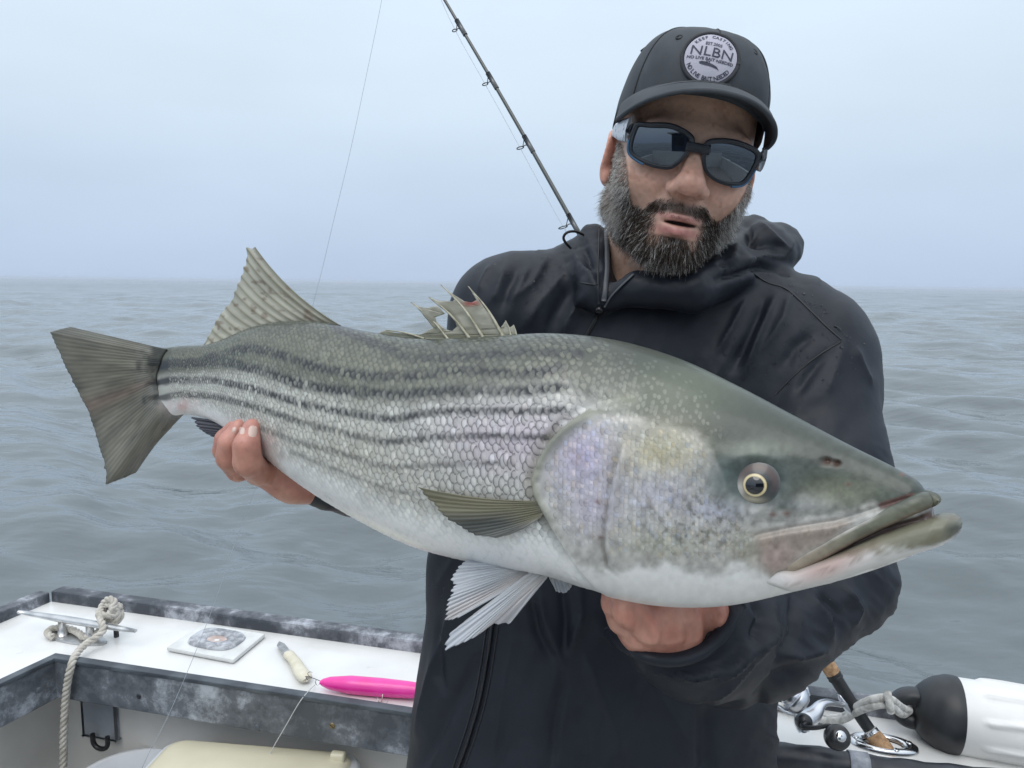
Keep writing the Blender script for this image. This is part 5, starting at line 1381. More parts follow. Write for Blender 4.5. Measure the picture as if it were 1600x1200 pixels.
# mesh back panels and button
bk = (np.abs(PH) > 1.45)
lathe('cap_button', H(0, .1480, -.004), hu, [(0, .0045), (.004, .004), (.0072, .0015), (.0075, 0)], m_cap, cap, 16)
for p0 in (0.0, np.pi / 3, -np.pi / 3):
    q_ = crown_pt(np.full(30, p0), np.linspace(.02, .96, 30)); tube('cap_seam', Hn(q_ + np.array([0, .0004, 0]) * 0), .0011, m_mesh, cap, 6)
for p0 in (-.62, .62, 1.55, -1.55):
    q_ = crown_pt(np.array([p0]), np.array([.52]))[0]; n_ = q_ - np.array([0, .05, 0]); n_ /= np.linalg.norm(n_); a_ = np.linspace(0, 2 * np.pi, 16); e1_ = np.cross(n_, [0, 1, 0]); e1_ /= np.linalg.norm(e1_); e2_ = np.cross(n_, e1_)
    tube('eyelet', Hn(q_ + .0032 * (np.cos(a_)[:, None] * e1_ + np.sin(a_)[:, None] * e2_)), .0010, m_mesh, cap, 6)
# brim
NB1, NB2 = 70, 22
bph = np.linspace(-1.22, 1.22, NB1); bt = np.linspace(0, 1, NB2)
BP, BT = np.meshgrid(bph, bt, indexing='ij')
r_ = crown_pt(BP, np.zeros_like(BP)); ext_ = .074 * np.cos(BP / 1.22 * np.pi / 2) ** .55
ox = r_[..., 0] + .16 * r_[..., 0] * BT * np.cos(BP) ; oz = r_[..., 2] + ext_ * BT
oy = r_[..., 1] + .006 + .004 * BT - .012 * BT ** 2 - 2.5 * (ox ** 2) * BT * .55 + .004 * np.sin(BT * np.pi)
br = np.stack([ox, oy, oz], -1)
brim = np_mesh('brim', Hn(br.reshape(-1, 3)), grid_faces(NB1, NB2), m_cap, cap)
s = brim.modifiers.new('thickness', 'SOLIDIFY'); s.thickness = .0038; s.offset = 0
ed = tube('brim_edge', Hn(br[:, -1]), .0028, m_cap, brim, 8)
for rr_ in (.25, .42, .59, .76):
    k_ = int(rr_ * (NB2 - 1)); tube('stitching', Hn(br[3:-3, k_] + np.array([0, .0021, 0])), .0005, m_mesh, brim, 5)
# patch with lettering
def ray_cap(o, d):
    h = cap_bvh.ray_cast(Vector(o), Vector(d)); return h
rp = (MR @ Vector(((1111 - 800) / F, (600 - 88.5) / F, -1))).normalized(); hp = cap_bvh.ray_cast(CAM, rp)
pc, pnn = np.array(hp[0]), np.array(hp[1])
if pnn @ (CAMn - pc) < 0: pnn = -pnn
px_ = hr - pnn * (hr @ pnn); px_ /= np.linalg.norm(px_); py2 = np.cross(pnn, px_); py2 = py2 if py2 @ hu > 0 else -py2
ROTP = R(-4); px_, py2 = px_ * math.cos(ROTP) + py2 * math.sin(ROTP), py2 * math.cos(ROTP) - px_ * math.sin(ROTP)
def on_cap(a, b, lift):
    o = pc + px_ * a + py2 * b + pnn * .03; h = cap_bvh.ray_cast(Vector(o), Vector(-pnn))
    q = np.array(h[0]) if h[0] is not None else pc + px_ * a + py2 * b
    return q + pnn * lift
PR = .0295
def disc_on_cap(name, r, lift, m, parent, rings=12, seg=56, rim=False):
    v_ = [on_cap(r * t * math.cos(a), r * t * math.sin(a), lift - (.0012 if (rim and t > .99) else 0)) for t in np.linspace(0, 1, rings) for a in np.arange(seg) * 2 * np.pi / seg]
    return np_mesh(name, np.array(v_), grid_faces(rings, seg, True), m, parent)
m_pd = mat('patch_border', (.035, .037, .043), .8); add_bump(m_pd, 900, .5, .0008); m_pw = mat('patch_cloth', (.46, .45, .52), .85); add_bump(m_pw, 1100, .6, .0006); m_pt = mat('patch_thread', (.055, .058, .085), .8)
patch = disc_on_cap('patch', PR + .0012, .0008, m_pd, cap)
ring_ = np.array([on_cap(PR * math.cos(a), PR * math.sin(a), .0012) for a in np.linspace(0, 2 * np.pi, 72)])
cloth = disc_on_cap('patch', PR - .0022, .0016, m_pw, cap)
tube('patch_border', ring_, .0021, m_pd, cap, 8)
def text_vf(txt, size, bold=0.0):
    cu_ = bpy.data.curves.new('t', 'FONT'); cu_.body = txt; cu_.size = size; cu_.align_x = 'CENTER'; cu_.offset = bold; cu_.resolution_u = 3
    o_ = bpy.data.objects.new('t', cu_); col.objects.link(o_); dg = bpy.context.evaluated_depsgraph_get(); me = o_.evaluated_get(dg).to_mesh()
    v_ = np.array([v.co[:] for v in me.vertices]) if len(me.vertices) else np.zeros((0, 3)); f_ = [tuple(p.vertices) for p in me.polygons]
    o_.evaluated_get(dg).to_mesh_clear(); bpy.data.objects.remove(o_); bpy.data.curves.remove(cu_); return v_, f_
letters_v, letters_f = [], []
def put(v_, f_, xf):
    o_ = sum(len(q) for q in letters_v); letters_v.append(np.array([on_cap(*xf(a, b), .0021) for a, b, _ in v_])); letters_f.extend([tuple(i + o_ for i in q) for q in f_])
def straight(txt, size, cy, w_, bold=0.0, sx=None):
    v_, f_ = text_vf(txt, size, bold); k_ = w_ / np.ptp(v_[:, 0]); mx = (v_[:, 0].max() + v_[:, 0].min()) / 2
    put(v_, f_, lambda a, b: ((a - mx) * k_, cy + b))
def arc_text(txt, size, rad, span, top=True, bold=0.0):
    n_ = len(txt)
    for i, ch in enumerate(txt):
        if ch == ' ': continue
        v_, f_ = text_vf(ch, size, bold); t = (i + .5) / n_ - .5; a = (-t if top else t) * span; mx = (v_[:, 0].max() + v_[:, 0].min()) / 2
        def xf(x, y, a=a, mx=mx):
            x = x - mx
            if top: rr = rad + y; c0, s0 = math.sin(-a), math.cos(-a); return (rr * c0 + x * s0, rr * s0 - x * c0)
            rr = rad - y; c0, s0 = math.sin(a), -math.cos(a); return (rr * c0 + x * math.cos(a), rr * s0 + x * math.sin(a))
        put(v_, f_, xf)
arc_text('KEEP CASTING', .0052, .0215, R(112), True, .00012)
straight('EST.2005', .0052, .0120, .0175, .00010)
straight('NLBN', .0150, -.0005, .0440, .00005)
straight('NO LIVE BAIT NEEDED', .0042, -.0052, .0490, .00012)
arc_text('NO LIVE BAIT NEEDED', .0060, .0258, R(122), False, .00012)
put(np.array([(-.011, -.0082, 0), (-.0085, -.0070, 0), (-.003, -.0072, 0), (.004, -.0085, 0), (.0085, -.0098, 0), (.0115, -.0132, 0), (.0085, -.0118, 0), (.003, -.0112, 0), (-.005, -.0106, 0), (-.010, -.0098, 0)]), [tuple(range(10))], lambda a, b: (a, b))
put(np.array([(-.004, -.0062, 0), (-.0015, -.0056, 0), (.0005, -.0062, 0), (.0005, -.0074, 0), (-.0003, -.0074, 0), (-.0006, -.0066, 0), (-.0015, -.0063, 0), (-.0038, -.0068, 0)]), [tuple(range(8))], lambda a, b: (a, b))
lv = np.vstack(letters_v); me = bpy.data.meshes.new('patch_lettering'); me.from_pydata([tuple(p) for p in (lv - np.array(world_loc(cap)))], [], letters_f); me.materials.append(m_pt)
lo_ = bpy.data.objects.new('patch_lettering', me); link(lo_, cap)

# ------------------------------------------------------------------ sunglasses
def wrapz(x, y): return .1035 - 3.8 * x * x + .05 * (y - .012) - 4.5 * (y - .012) ** 2
def px_to_lens(x, y):
    r = MRn @ np.array([(x - 800) / F, (600 - y) / F, -1.0]); o = CAMn; t = .83
    for _ in range(12):
        l = Hinv(o + r * t); e = l[2] - wrapz(l[0], l[1]); g = (r @ HB)[2]; t -= e / g
    return Hinv(o + r * t)[:2]
zl1 = zc(940, 160, 5.926)
LENS_A = zl1([(345, 212), (420, 226), (520, 232), (620, 232), (720, 268), (800, 315), (822, 360), (800, 420), (740, 500), (680, 560), (630, 590), (560, 585), (450, 560), (350, 515), (290, 470), (278, 420), (300, 320), (325, 250)])
LENS_B = zl1([(1000, 382), (1060, 372), (1180, 380), (1300, 410), (1400, 450), (1438, 490), (1420, 560), (1370, 650), (1310, 735), (1240, 748), (1150, 735), (1060, 700), (985, 640), (962, 560), (966, 480), (980, 410)])
la = np.array([px_to_lens(*p) for p in LENS_A]); lb = np.array([px_to_lens(*p) for p in LENS_B])
lbm = lb * np.array([-1, 1])
def polar(pts, n=64):
    c = (pts.max(0) + pts.min(0)) / 2; q = resample(np.vstack([pts, pts[:1]]), 400) - c; a = np.arctan2(q[:, 1], q[:, 0]); o_ = np.argsort(a); t = np.linspace(-np.pi, np.pi, n, endpoint=False)
    return c, np.interp(t, a[o_], np.hypot(q[:, 0], q[:, 1])[o_], period=2 * np.pi), t
def ringof(pts, n=96):
    q = np.vstack([pts, pts[:1]]); p_ = q
    for _ in range(2):                               # round the traced corners
        o_ = []
        for a_, b_ in zip(p_[:-1], p_[1:]): o_ += [a_ * .75 + b_ * .25, a_ * .25 + b_ * .75]
        p_ = np.array(o_ + [o_[0]])
    return resample(p_, n + 1)[:-1]
RING = {-1: ringof(la), 1: ringof(lb)}
m_lens = mat('mirror_lens', (.115, .13, .15), .015, 1.0)
bsdf(m_lens).inputs['Specular Tint'].default_value = (.8, .9, 1, 1)
m_frame = mat('glasses_frame', (.018, .022, .030), .32); m_temple = mat('glasses_temple', (.42, .45, .50), .4)
add_noise_color(m_temple, 130, (.05, .06, .08), (.50, .54, .60), .36, .44, 3)
m_blue = mat('blue_frame_edge', (.03, .12, .24), .35)
def l3(p, dz=0.0): return np.stack([p[:, 0], p[:, 1], wrapz(p[:, 0], p[:, 1]) + dz], 1)
def grow(p, k, kt=None):
    c = (p.max(0) + p.min(0)) / 2; d = p - c; n_ = np.linalg.norm(d, axis=1)[:, None]; return p + d / n_ * k
parts = []
for q in (-1, 1):
    p_ = RING[q]; c = (p_.max(0) + p_.min(0)) / 2
    top = sstep(-.004, .012, p_[:, 1] - c[1])
    for off, r0_, r1_ in ((.0013, .0015, .0018), (.0032, .0010, .0022)):
        g_ = grow(p_, off); g_ = np.vstack([g_, g_[:2]]); rr = r0_ + (r1_ - r0_) * np.r_[top, top[:2]]
        parts.append(tube_vf(Hn(l3(g_, .0008)), rr, 10, cap=False))
    # outer corner running back to the hinge
    e = p_[:, 0].max() if q > 0 else -p_[:, 0].min(); yy = c[1] + .012
    x = np.linspace(e + .001, max(.0735, e + .004), 10) * q; z0 = wrapz(x[0], yy)
    parts.append(tube_vf(Hn(np.stack([x, np.full(10, yy), np.linspace(z0, z0 - .016, 10)], 1)), np.linspace(.0050, .0070, 10), 12))
iL, iR = RING[-1][:, 0].max(), RING[1][:, 0].min(); yb_ = max(RING[-1][:, 1].max(), 0) * 0 + .019
for yy, rad in ((.0215, .0026), (.0198, .0030), (.0180, .0030), (.0162, .0026)):
    x = np.linspace(iL - .003, iR + .003, 12); parts.append(tube_vf(Hn(np.stack([x, np.full(12, yy), wrapz(x, yy) + .001], 1)), rad, 10))
v_, f_ = join_vf(parts); glasses = np_mesh('sunglasses', v_, f_, m_frame, person)
for q in (-1, 1):
    p_ = RING[q]; c = (p_.max(0) + p_.min(0)) / 2; yy = c[1] + .011; e = p_[:, 0].max() if q > 0 else -p_[:, 0].min(); z0 = wrapz(e, yy)
    x = np.array([.0755, .0815, .0855, .0860, .083]) * q; z = np.array([z0 - .006, .045, .015, -.005, -.020]); y = np.array([yy, yy + .000, yy + .001, yy - .001, yy - .012]); pth = smooth_path(np.stack([x, y, z], 1), 24)
    v_, f_ = tube_vf(Hn(pth), np.interp(np.linspace(0, 1, 24), [0, .3, .7, 1], [.0135, .0120, .0075, .0035]), 12, 1.0)
    l_ = Hinv(v_); cx_ = np.interp(l_[:, 2], pth[::-1, 2], pth[::-1, 0]); l_[:, 0] = cx_ + (l_[:, 0] - cx_) * .22
    np_mesh('temple_arm', Hn(l_), f_, m_temple, glasses)
    c0 = np.array([p_[:, 0].min() if q < 0 else p_[:, 0].max(), p_[:, 1].min()]); i_ = int(np.argmin(np.linalg.norm(p_ - c0, axis=1))); k_ = (np.arange(i_ - 9, i_ + 10)) % len(p_)
    tube('rim_accent', Hn(l3(grow(p_, .0042)[k_], .0006)), .0016, m_blue, glasses, 8)
    rings = 12; c = p_.mean(0); V_ = np.concatenate([l3(c + (p_ - c) * t) for t in np.linspace(0, 1, rings)])
    np_mesh('lens', Hn(V_), grid_faces(rings, len(p_), True), m_lens, glasses)
# ------------------------------------------------------------------ things on and in the boat
# rope on the cleat
m_rope = mat('old_rope', (.50, .47, .42), .85); add_noise_color(m_rope, 60, (.36, .335, .29), (.60, .57, .52), .3, .7, 5); add_bump(m_rope, 500, .6, .0012, 3)
def RP(x, y, h): return np.array(onZ(x, y, ZD + h))
dcl = np.array(cl_dir); dpp = np.array([-dcl[1], dcl[0], 0.])
if dpp[1] < 0: dpp = -dpp
kc = RP(172, 962, .050)
def turns(c, r, n, axis_u, axis_v, drift, ph=0, m=14):
    a = np.linspace(0, 2 * np.pi * n, int(m * n)) + ph
    return [c + r * (np.cos(t) * axis_u + np.sin(t) * axis_v) + drift * (i / len(a) - .5) for i, t in enumerate(a)]
zup = np.array([0, 0, 1.])
foot = RP(80, 994, .008)
path1 = [RP(84, 996, .008), RP(72, 990, .010), RP(80, 981, .012), RP(108, 981, .014), RP(125, 990, .012), RP(132, 998, .010), RP(150, 992, .014), RP(160, 978, .030)]
path1 += turns(kc + zup * .004, .021, 1.6, dcl, zup, dpp * .018, 2.6)
path1 += turns(kc + zup * .012, .019, 1.3, dpp, dcl, zup * .014, .4)
path1 += [kc + dcl * .018 + zup * .030, kc + zup * .040, kc - dcl * .020 + zup * .020, kc - dcl * .006 - dpp * .022 + zup * .005]
path1 += [RP(164, 984, .040), RP(150, 996, .030), RP(131, 1008, .020), RP(117, 1024, .0175)]
e_ = np.array(An) + np.array(inI) * .034
dn = [on_wall(111, 1040, An + inI * .030, inI), on_wall(106, 1062, An + inI * .030, inI), on_wall(102, 1095, An + inI * .028, inI), on_wall(100, 1130, An + inI * .028, inI), on_wall(99, 1165, An + inI * .028, inI), on_wall(99, 1230, An + inI * .03, inI)]
path1 += [np.array(p) for p in dn]
v_, f_ = rope_vf(smooth_path(path1, 520, 3), .0072, .034, 3, 8)
rope = np_mesh('rope', v_, f_, m_rope); tag(rope, 'off-white twisted rope knotted on the metal cleat and hanging into the cockpit', 'rope')

# knife tucked under the rail lip
kn = thing('knife', 'fillet knife with ivory handle lying beside the pink lure', 'knife', tuple(deck_pt(466, 1045)))
m_ivory = mat('ivory_handle', (.66, .61, .48), .4); add_noise_color(m_ivory, 40, (.58, .53, .40), (.70, .66, .54))
ka, kb = np.array(deck_pt(449, 1020, .010)), np.array(deck_pt(480, 1062, .011))
pth = smooth_path([ka, ka * .62 + kb * .38 + np.array([.003, 0, 0]), ka * .3 + kb * .7 - np.array([.002, 0, 0]), kb], 24)
tube('handle', pth, np.interp(np.linspace(0, 1, 24), [0, .05, .2, .45, .75, .95, 1], [.007, .0115, .0108, .0118, .0138, .0130, .006]), m_ivory, kn, 14, .62)
kd_ = (kb - ka) / np.linalg.norm(kb - ka); kw = np.array([-kd_[1], kd_[0], 0]); m_blade = mat('knife_blade', (.45, .45, .46), .3, 1.0); add_noise_color(m_blade, 80, (.30, .28, .26), (.52, .52, .53))
bl_ = [ka + kw * .008 + kd_ * .004, ka - kw * .008 + kd_ * .004, ka - kw * .0085 - kd_ * .045, ka + kw * .001 - kd_ * .062, ka + kw * .0075 - kd_ * .045]
extrude_poly('blade', [Vector(p) + Vector((0, 0, -.002)) for p in bl_], Vector((0, 0, .0016)), m_blade, kn, .0004)

# pink lure
lu = thing('fishing_lure', 'hot pink plug lure with treble hooks lying on the white gunwale', 'lure', tuple(deck_pt(590, 1068)))
m_pink = mat('hot_pink', (.90, .035, .36), .32, coat=.5); add_noise_color(m_pink, 22, (.80, .022, .30), (.92, .045, .40))
la_, lb_ = np.array(deck_pt(500, 1066, .0165)), np.array(deck_pt(652, 1079, .0165)); lb_ = la_ + (lb_ - la_) * 1.25
tq_ = np.linspace(0, 1, 40)
tube('lure_body', la_ + (lb_ - la_) * tq_[:, None], np.interp(tq_, [0, .02, .08, .25, .5, .72, .9, .98, 1], [.003, .0065, .0112, .0162, .0165, .0150, .0118, .0085, .003]), m_pink, lu, 24)
m_hook = mat('hook_wire', (.55, .52, .45), .3, 1.0)
def treble(c, up, name='treble_hook', s=1.0):
    up = np.array(up, float); up /= np.linalg.norm(up); a = np.cross(up, [1, 0, 0]); a /= np.linalg.norm(a); b = np.cross(up, a); parts = []
    c = np.array(c, float); parts.append(tube_vf(np.array([c, c - up * .012 * s, c - up * .018 * s]), .0008 * s, 6))
    for k in range(3):
        d_ = math.cos(k * 2.094 + .4) * a + math.sin(k * 2.094 + .4) * b
        q = [c - up * .012 * s, c - up * .020 * s + d_ * .001 * s, c - up * .0265 * s + d_ * .004 * s, c - up * .0265 * s + d_ * .009 * s, c - up * .020 * s + d_ * .0115 * s, c - up * .016 * s + d_ * .0108 * s]
        parts.append(tube_vf(smooth_path(q, 18), np.r_[np.full(14, .00075 * s), .0006 * s, .0004 * s, .0002 * s, .0001 * s], 6))
    a_ = np.linspace(0, 2 * np.pi, 14); parts.append(tube_vf(c + up * .003 * s + .003 * s * (np.cos(a_)[:, None] * up + np.sin(a_)[:, None] * a), .0006 * s, 5, cap=False))
    return join_vf(parts)
hc_ = la_ + (lb_ - la_) * .53 + np.array([0, -.0150, -.004])
v_, f_ = treble(hc_, (-.08, .97, .16), s=1.0); np_mesh('treble_hook', v_, f_, m_hook, lu)
v_, f_ = treble(la_ + np.array([-.006, .002, .004]), (1, -.2, -.25), s=.8); np_mesh('treble_hook', v_, f_, mat('dark_hook', (.10, .10, .11), .35, 1.0), lu)
a_ = np.linspace(0, 2 * np.pi, 16); tube('split_ring', la_ + np.array([-.004, 0, 0]) + .0045 * (np.cos(a_)[:, None] * np.array([1, 0, 0]) + np.sin(a_)[:, None] * np.array([0, .3, 1])), .0008, m_steel, lu, 6)
# leader hanging from the lure over the coaming
m_line = mat('monofilament', (.62, .64, .64), .25); bsdf(m_line).inputs['Alpha'].default_value = .8
ldp = [np.array(deck_pt(492, 1070, .004)), np.array(deck_pt(480, 1082, .016)), np.array(on_wall(468, 1096, An + inI * .026, inI)), np.array(on_wall(446, 1135, An + inI * .028, inI)), np.array(on_wall(424, 1172, An + inI * .03, inI)), np.array(on_wall(408, 1212, An + inI * .04, inI))]
tag(tube('leader_line', smooth_path(ldp, 40), .0009, m_line, None, 6), 'thin clear leader hanging from the pink lure over the dark coaming', 'fishing line')
# long line from a rod above, slanting down past the rail
ll = smooth_path([(606, -60, 2.25), (597, 0, 2.2), (572, 120, 2.15), (547, 240, 2.1), (521, 345, 2.05), (500, 437, 2.0), (455, 600, 1.92), (410, 735, 1.86), (372, 832, 1.80), (330, 960, 1.62), (264, 1119, 1.30), (234, 1172, 1.24), (205, 1240, 1.2)], 120)
tag(tube('fishing_line', Pn(ll[:, 0], ll[:, 1], ll[:, 2]), .0005, mat('braid_line', (.22, .25, .29), .5), None, 6), 'thin slanting fishing line crossing the pale sky above the tail fin', 'fishing line')

# cooler below the coaming
m_lid = mat('cream_plastic', (.66, .62, .47), .45); add_noise_color(m_lid, 8, (.60, .56, .42), (.69, .65, .50), .3, .7, 7); add_bump(m_lid, 300, .12, .0008)
m_ice = mat('white_plastic', (.66, .68, .71), .4)
ZL = .895
ck = thing('cooler', 'cooler with cream lid and white rim standing under the coaming', 'cooler', tuple(onZ(420, 1190, ZL - .36)))
def rr_pts(c, ux, uy, a, b, r, z, n=8):
    out = []
    for sx, sy, t0 in ((1, 1, 0), (-1, 1, 90), (-1, -1, 180), (1, -1, 270)):
        for t in np.linspace(t0, t0 + 90, n):
            out.append(c + ux * (sx * (a - r) + r * math.cos(R(t))) + uy * (sy * (b - r) + r * math.sin(R(t))) + np.array([0, 0, z]))
    return np.array(out)
c1, c2, c3 = np.array(onZ(276, 1150, ZL)), np.array(onZ(552, 1172, ZL)), None
ux = (c2 - c1); La = np.linalg.norm(ux) / 2; ux /= 2 * La; uy = np.array([-ux[1], ux[0], 0]); 
if uy[1] < 0: uy = -uy
hw2 = .20; cc0 = (c1 + c2) / 2 - uy * (hw2 - .005); cc0[2] = 0
def ringstack(name, spec, m, parent, fill=True):
    V_ = []
    for (a, b, r, z) in spec: V_.append(rr_pts(cc0, ux, uy, a, b, r, z))
    n_ = len(V_[0]); v = np.concatenate(V_); fs = [grid_faces(len(V_), n_, True)]
    if fill: v = np.vstack([v, cc0 + np.array([0, 0, spec[-1][3]])]); k = np.arange(n_); o_ = (len(V_) - 1) * n_; fs.append(np.stack([o_ + (k + 1) % n_, o_ + k, np.full(n_, len(v) - 1)], 1))
    return np_mesh(name, v, fs, m, parent, True)
W_ = La + .012; Hh = hw2
ringstack('cooler_body', [(W_ - .02, Hh - .02, .03, ZL - .40), (W_ - .01, Hh - .01, .035, ZL - .06), (W_ + .004, Hh + .004, .035, ZL - .055), (W_ + .006, Hh + .006, .035, ZL - .02), (W_, Hh, .035, ZL - .010)], m_ice, ck)
ringstack('lid', [(W_ - .006, Hh - .006, .032, ZL - .012), (W_ - .010, Hh - .010, .03, ZL - .003), (W_ - .022, Hh - .022, .028, ZL + .004), (W_ - .05, Hh - .05, .02, ZL + .0055)], m_lid, ck)
lc_ = np.array(onZ(528, 1172, ZL + .02)); bm = bmesh.new(); box_bm(bm, lc_ - np.array([0, 0, .012]), .026, .016, .016, Matrix((Vector(ux), Vector(uy), Zt)).transposed(), .004); bm_obj('latch', bm, m_lid, ck)
# pale tub beside it
tb0 = onZ(225, 1215, .80); tub = thing('plastic_tub', 'white rounded plastic tub beside the cream cooler lid', 'tub', (tb0.x, tb0.y, .44))
lathe('tub_wall', (tb0.x - .02, tb0.y - .02, .44), Zt, [(.09, 0), (.105, .30), (.112, .355), (.110, .365), (.104, .362), (.095, .28), (.08, .02), (.001, .02)], m_ice, tub, 40)

# ------------------------------------------------------------------ fender and its rope
fen = thing('boat_fender', 'white ribbed boat fender with black end cap lying on the gunwale', 'fender', tuple(deck_pt(1500, 1180)))
m_fw = mat('white_vinyl', (.74, .74, .73), .42); add_noise_color(m_fw, 12, (.66, .66, .65), (.78, .78, .77), .3, .65, 6)
m_fb = mat('black_vinyl', (.020, .022, .026), .45); add_noise_color(m_fb, 16, (.014, .016, .019), (.045, .048, .055), .4, .75, 5); add_bump(m_fb, 70, .2, .001)
FR = .061
rbf = float((onZ(1487, 1178, ZD) - CAM) @ Vector(FWD)) + .03; fa = P(1489, 1117, rbf); fbq = P(1760, 1165, rbf - .065); fax = np.array((fbq - fa).normalized()); fa = np.array(fa)
def lathe_np(name, prof, m, parent, seg=64, ribs=0.0):
    q = Vector(fax).to_track_quat('Z', 'Y').to_matrix(); a = np.arange(seg) * 2 * np.pi / seg; V_ = []
    for r, h in prof:
        k = 1 + ribs * np.maximum(0, np.cos(a * 9 + .45 * math.sin(h * 20) + 6 * h)) ** 6 * (1 if h > .03 else 0); V_.append(np.stack([r * k * np.cos(a), r * k * np.sin(a), np.full(seg, h)], 1))
    v = np.concatenate(V_) @ np.array(q).T + fa; return np_mesh(name, v, grid_faces(len(prof), seg, True), m, parent)
lathe_np('fender_body', [(FR * .99, -.004)] + [(FR * (1.0 + .03 * math.sin(min(h, .3) * 9)), h) for h in np.linspace(.001, .50, 70)] + [(FR * .8, .53), (.02, .55)], m_fw, fen, 96, .10)
lathe_np('end_cap', [(FR * 1.02, .004), (FR * 1.035, -.002), (FR * 1.03, -.012), (FR * .93, -.030), (FR * .78, -.044), (FR * .62, -.054), (FR * .40, -.060), (.001, -.062)], m_fb, fen, 64)
# eye of the fender: flattened lug with a hole
lug0 = fa - fax * .048; upf = np.array([0, 0, 1.]) - fax * fax[2]; upf /= np.linalg.norm(upf); sdf_ = np.cross(fax, upf)
if sdf_ @ (CAMn - fa) < 0: sdf_ = -sdf_
o_pts = [(.0, -.034), (.012, -.036), (-.030, -.031), (-.043, -.022), (-.047, 0), (-.043, .022), (-.030, .031), (.012, .036)]
seg = 40; aa = np.linspace(0, 2 * np.pi, seg, endpoint=False)
def lug_ring(sx, sy, off, cx=0.0): return np.array([lug0 + fax * (cx - .012 + sx * math.cos(t)) + upf * (sy * math.sin(t)) + sdf_ * off for t in aa])
Vl = np.concatenate([lug_ring(.010, .010, .006, -.008), lug_ring(.012, .012, .016, -.008), lug_ring(.030, .026, .017), lug_ring(.036, .032, .012), lug_ring(.038, .034, 0), lug_ring(.036, .032, -.012), lug_ring(.030, .026, -.017), lug_ring(.012, .012, -.016, -.008), lug_ring(.010, .010, 0, -.008)])
np_mesh('fender_eye', Vl, np.vstack([grid_faces(9, seg, True)]), m_fb, fen)
hole = lug0 + fax * -.020
m_brd = mat('braided_line', (.56, .55, .51), .8); add_noise_color(m_brd, 90, (.42, .41, .38), (.70, .69, .66), .35, .6, 3); add_bump(m_brd, 600, .5, .0012, kind='vor')
parts = []
for dz_, o_ in ((.006, 0), (-.007, .004)):
    q = [hole + sdf_ * .010, hole + sdf_ * .022 + upf * dz_ - fax * .012, np.array(P(1390, 1094 - dz_ * 800, rbf - .05)), np.array(P(1366, 1096 - dz_ * 900, rbf - .04)), np.array(P(1340, 1106 - dz_ * 700, rbf - .01)), np.array(deck_pt(1318, 1124 - dz_ * 300, .008)), np.array(deck_pt(1288, 1124 - dz_ * 500, .008)), np.array(deck_pt(1255, 1112 - dz_ * 400, .008)), np.array(deck_pt(1205, 1100, .008)), np.array(deck_pt(1150, 1100, .008))]
    parts.append(tube_vf(smooth_path(q, 90), .0062, 12))
wp = smooth_path([P(1386, 1081, rbf - .052), P(1389, 1094, rbf - .060), P(1392, 1112, rbf - .052)], 10)
parts.append(tube_vf(wp, .0062, 10))
v_, f_ = join_vf(parts); fr_ = np_mesh('fender_rope', v_, f_, m_brd); tag(fr_, 'doubled grey-white braided line looped through the black fender end', 'rope')

# ------------------------------------------------------------------ fishing rod in the holder
rod = thing('fishing_rod', 'spinning rod with cork grip leaning from the chrome holder behind the man', 'fishing rod', tuple(onZ(1385, 1172, ZD)))
m_blank = mat('rod_blank', (.055, .062, .058), .3, coat=.4); m_cork = mat('cork', (.42, .25, .13), .75); add_noise_color(m_cork, 160, (.26, .14, .07), (.50, .31, .17), .3, .6, 5); m_wrap = mat('black_grip', (.016, .017, .019), .5); add_bump(m_wrap, 300, .3, .001)
m_reel = mat('silver_reel', (.60, .62, .66), .30, 1.0); m_reeld = mat('dark_reel', (.02, .021, .024), .3)
# axis: butt inside the holder, tip far up-left
rb = float((onZ(1378, 1168, ZD) - CAM) @ Vector(FWD)); print('rod base depth', rb)
K = [(1402, 1200, rb - .02), (1360, 1142, rb + .012), (1340, 1113, rb + .02), (1318, 1079, rb + .03), (1300, 1050, rb + .035), (1283, 1022, rb + .04), (1100, 716, rb + .12), (905, 365, rb + .22), (812, 200, rb + .27), (757, 105, rb + .30), (690, -8, rb + .34), (600, -160, rb + .40)]
kw_ = np.array([P(*k) for k in K]); rp_ = smooth_path(kw_, 200, 4); rpx, rpy, rpd = proj(rp_)
def rod_seg(y0, y1):     # part of the axis between two photo heights
    m_ = (rpy <= y0) & (rpy >= y1); return rp_[m_]
def rod_at(y): i = int(np.argmin(np.abs(rpy - y))); return rp_[i]
dense = smooth_path(kw_, 1500, 4); dpx, dpy, _ = proj(dense)
def rs(y0, y1, n=24): m_ = (dpy <= y0) & (dpy >= y1); return resample(dense[m_], n)
tube('blank', rs(1022, -150, 120), np.linspace(.0062, .0026, 120), m_blank, rod, 10)
tube('butt_grip', rs(1196, 1146), np.interp(np.linspace(0, 1, 24), [0, .7, 1], [.0155, .0150, .0128]), m_cork, rod, 18)
tube('collar', rs(1148, 1140, 6), .0122, m_steel, rod, 18)
tube('reel_seat', rs(1141, 1056), np.interp(np.linspace(0, 1, 24), [0, .3, .32, .5, .52, 1], [.0098, .0102, .0112, .0112, .0104, .0110]), m_wrap, rod, 18)
tube('collar', rs(1062, 1052, 8), [.0122, .0128, .0128, .0120, .0120, .0128, .0128, .0118], m_wrap, rod, 18)
tube('fore_grip', rs(1053, 1008), np.interp(np.linspace(0, 1, 24), [0, .1, .6, 1], [.0118, .0128, .0122, .0095]), m_cork, rod, 18)
ax_ = (rod_at(1050) - rod_at(1140)); ax_ /= np.linalg.norm(ax_)
lf = -RGT - ax_ * (-RGT @ ax_); lf /= np.linalg.norm(lf)              # towards the left of the frame, away from the rod
fw = np.cross(ax_, lf); fw = fw if fw @ FWD < 0 else -fw               # towards the viewer
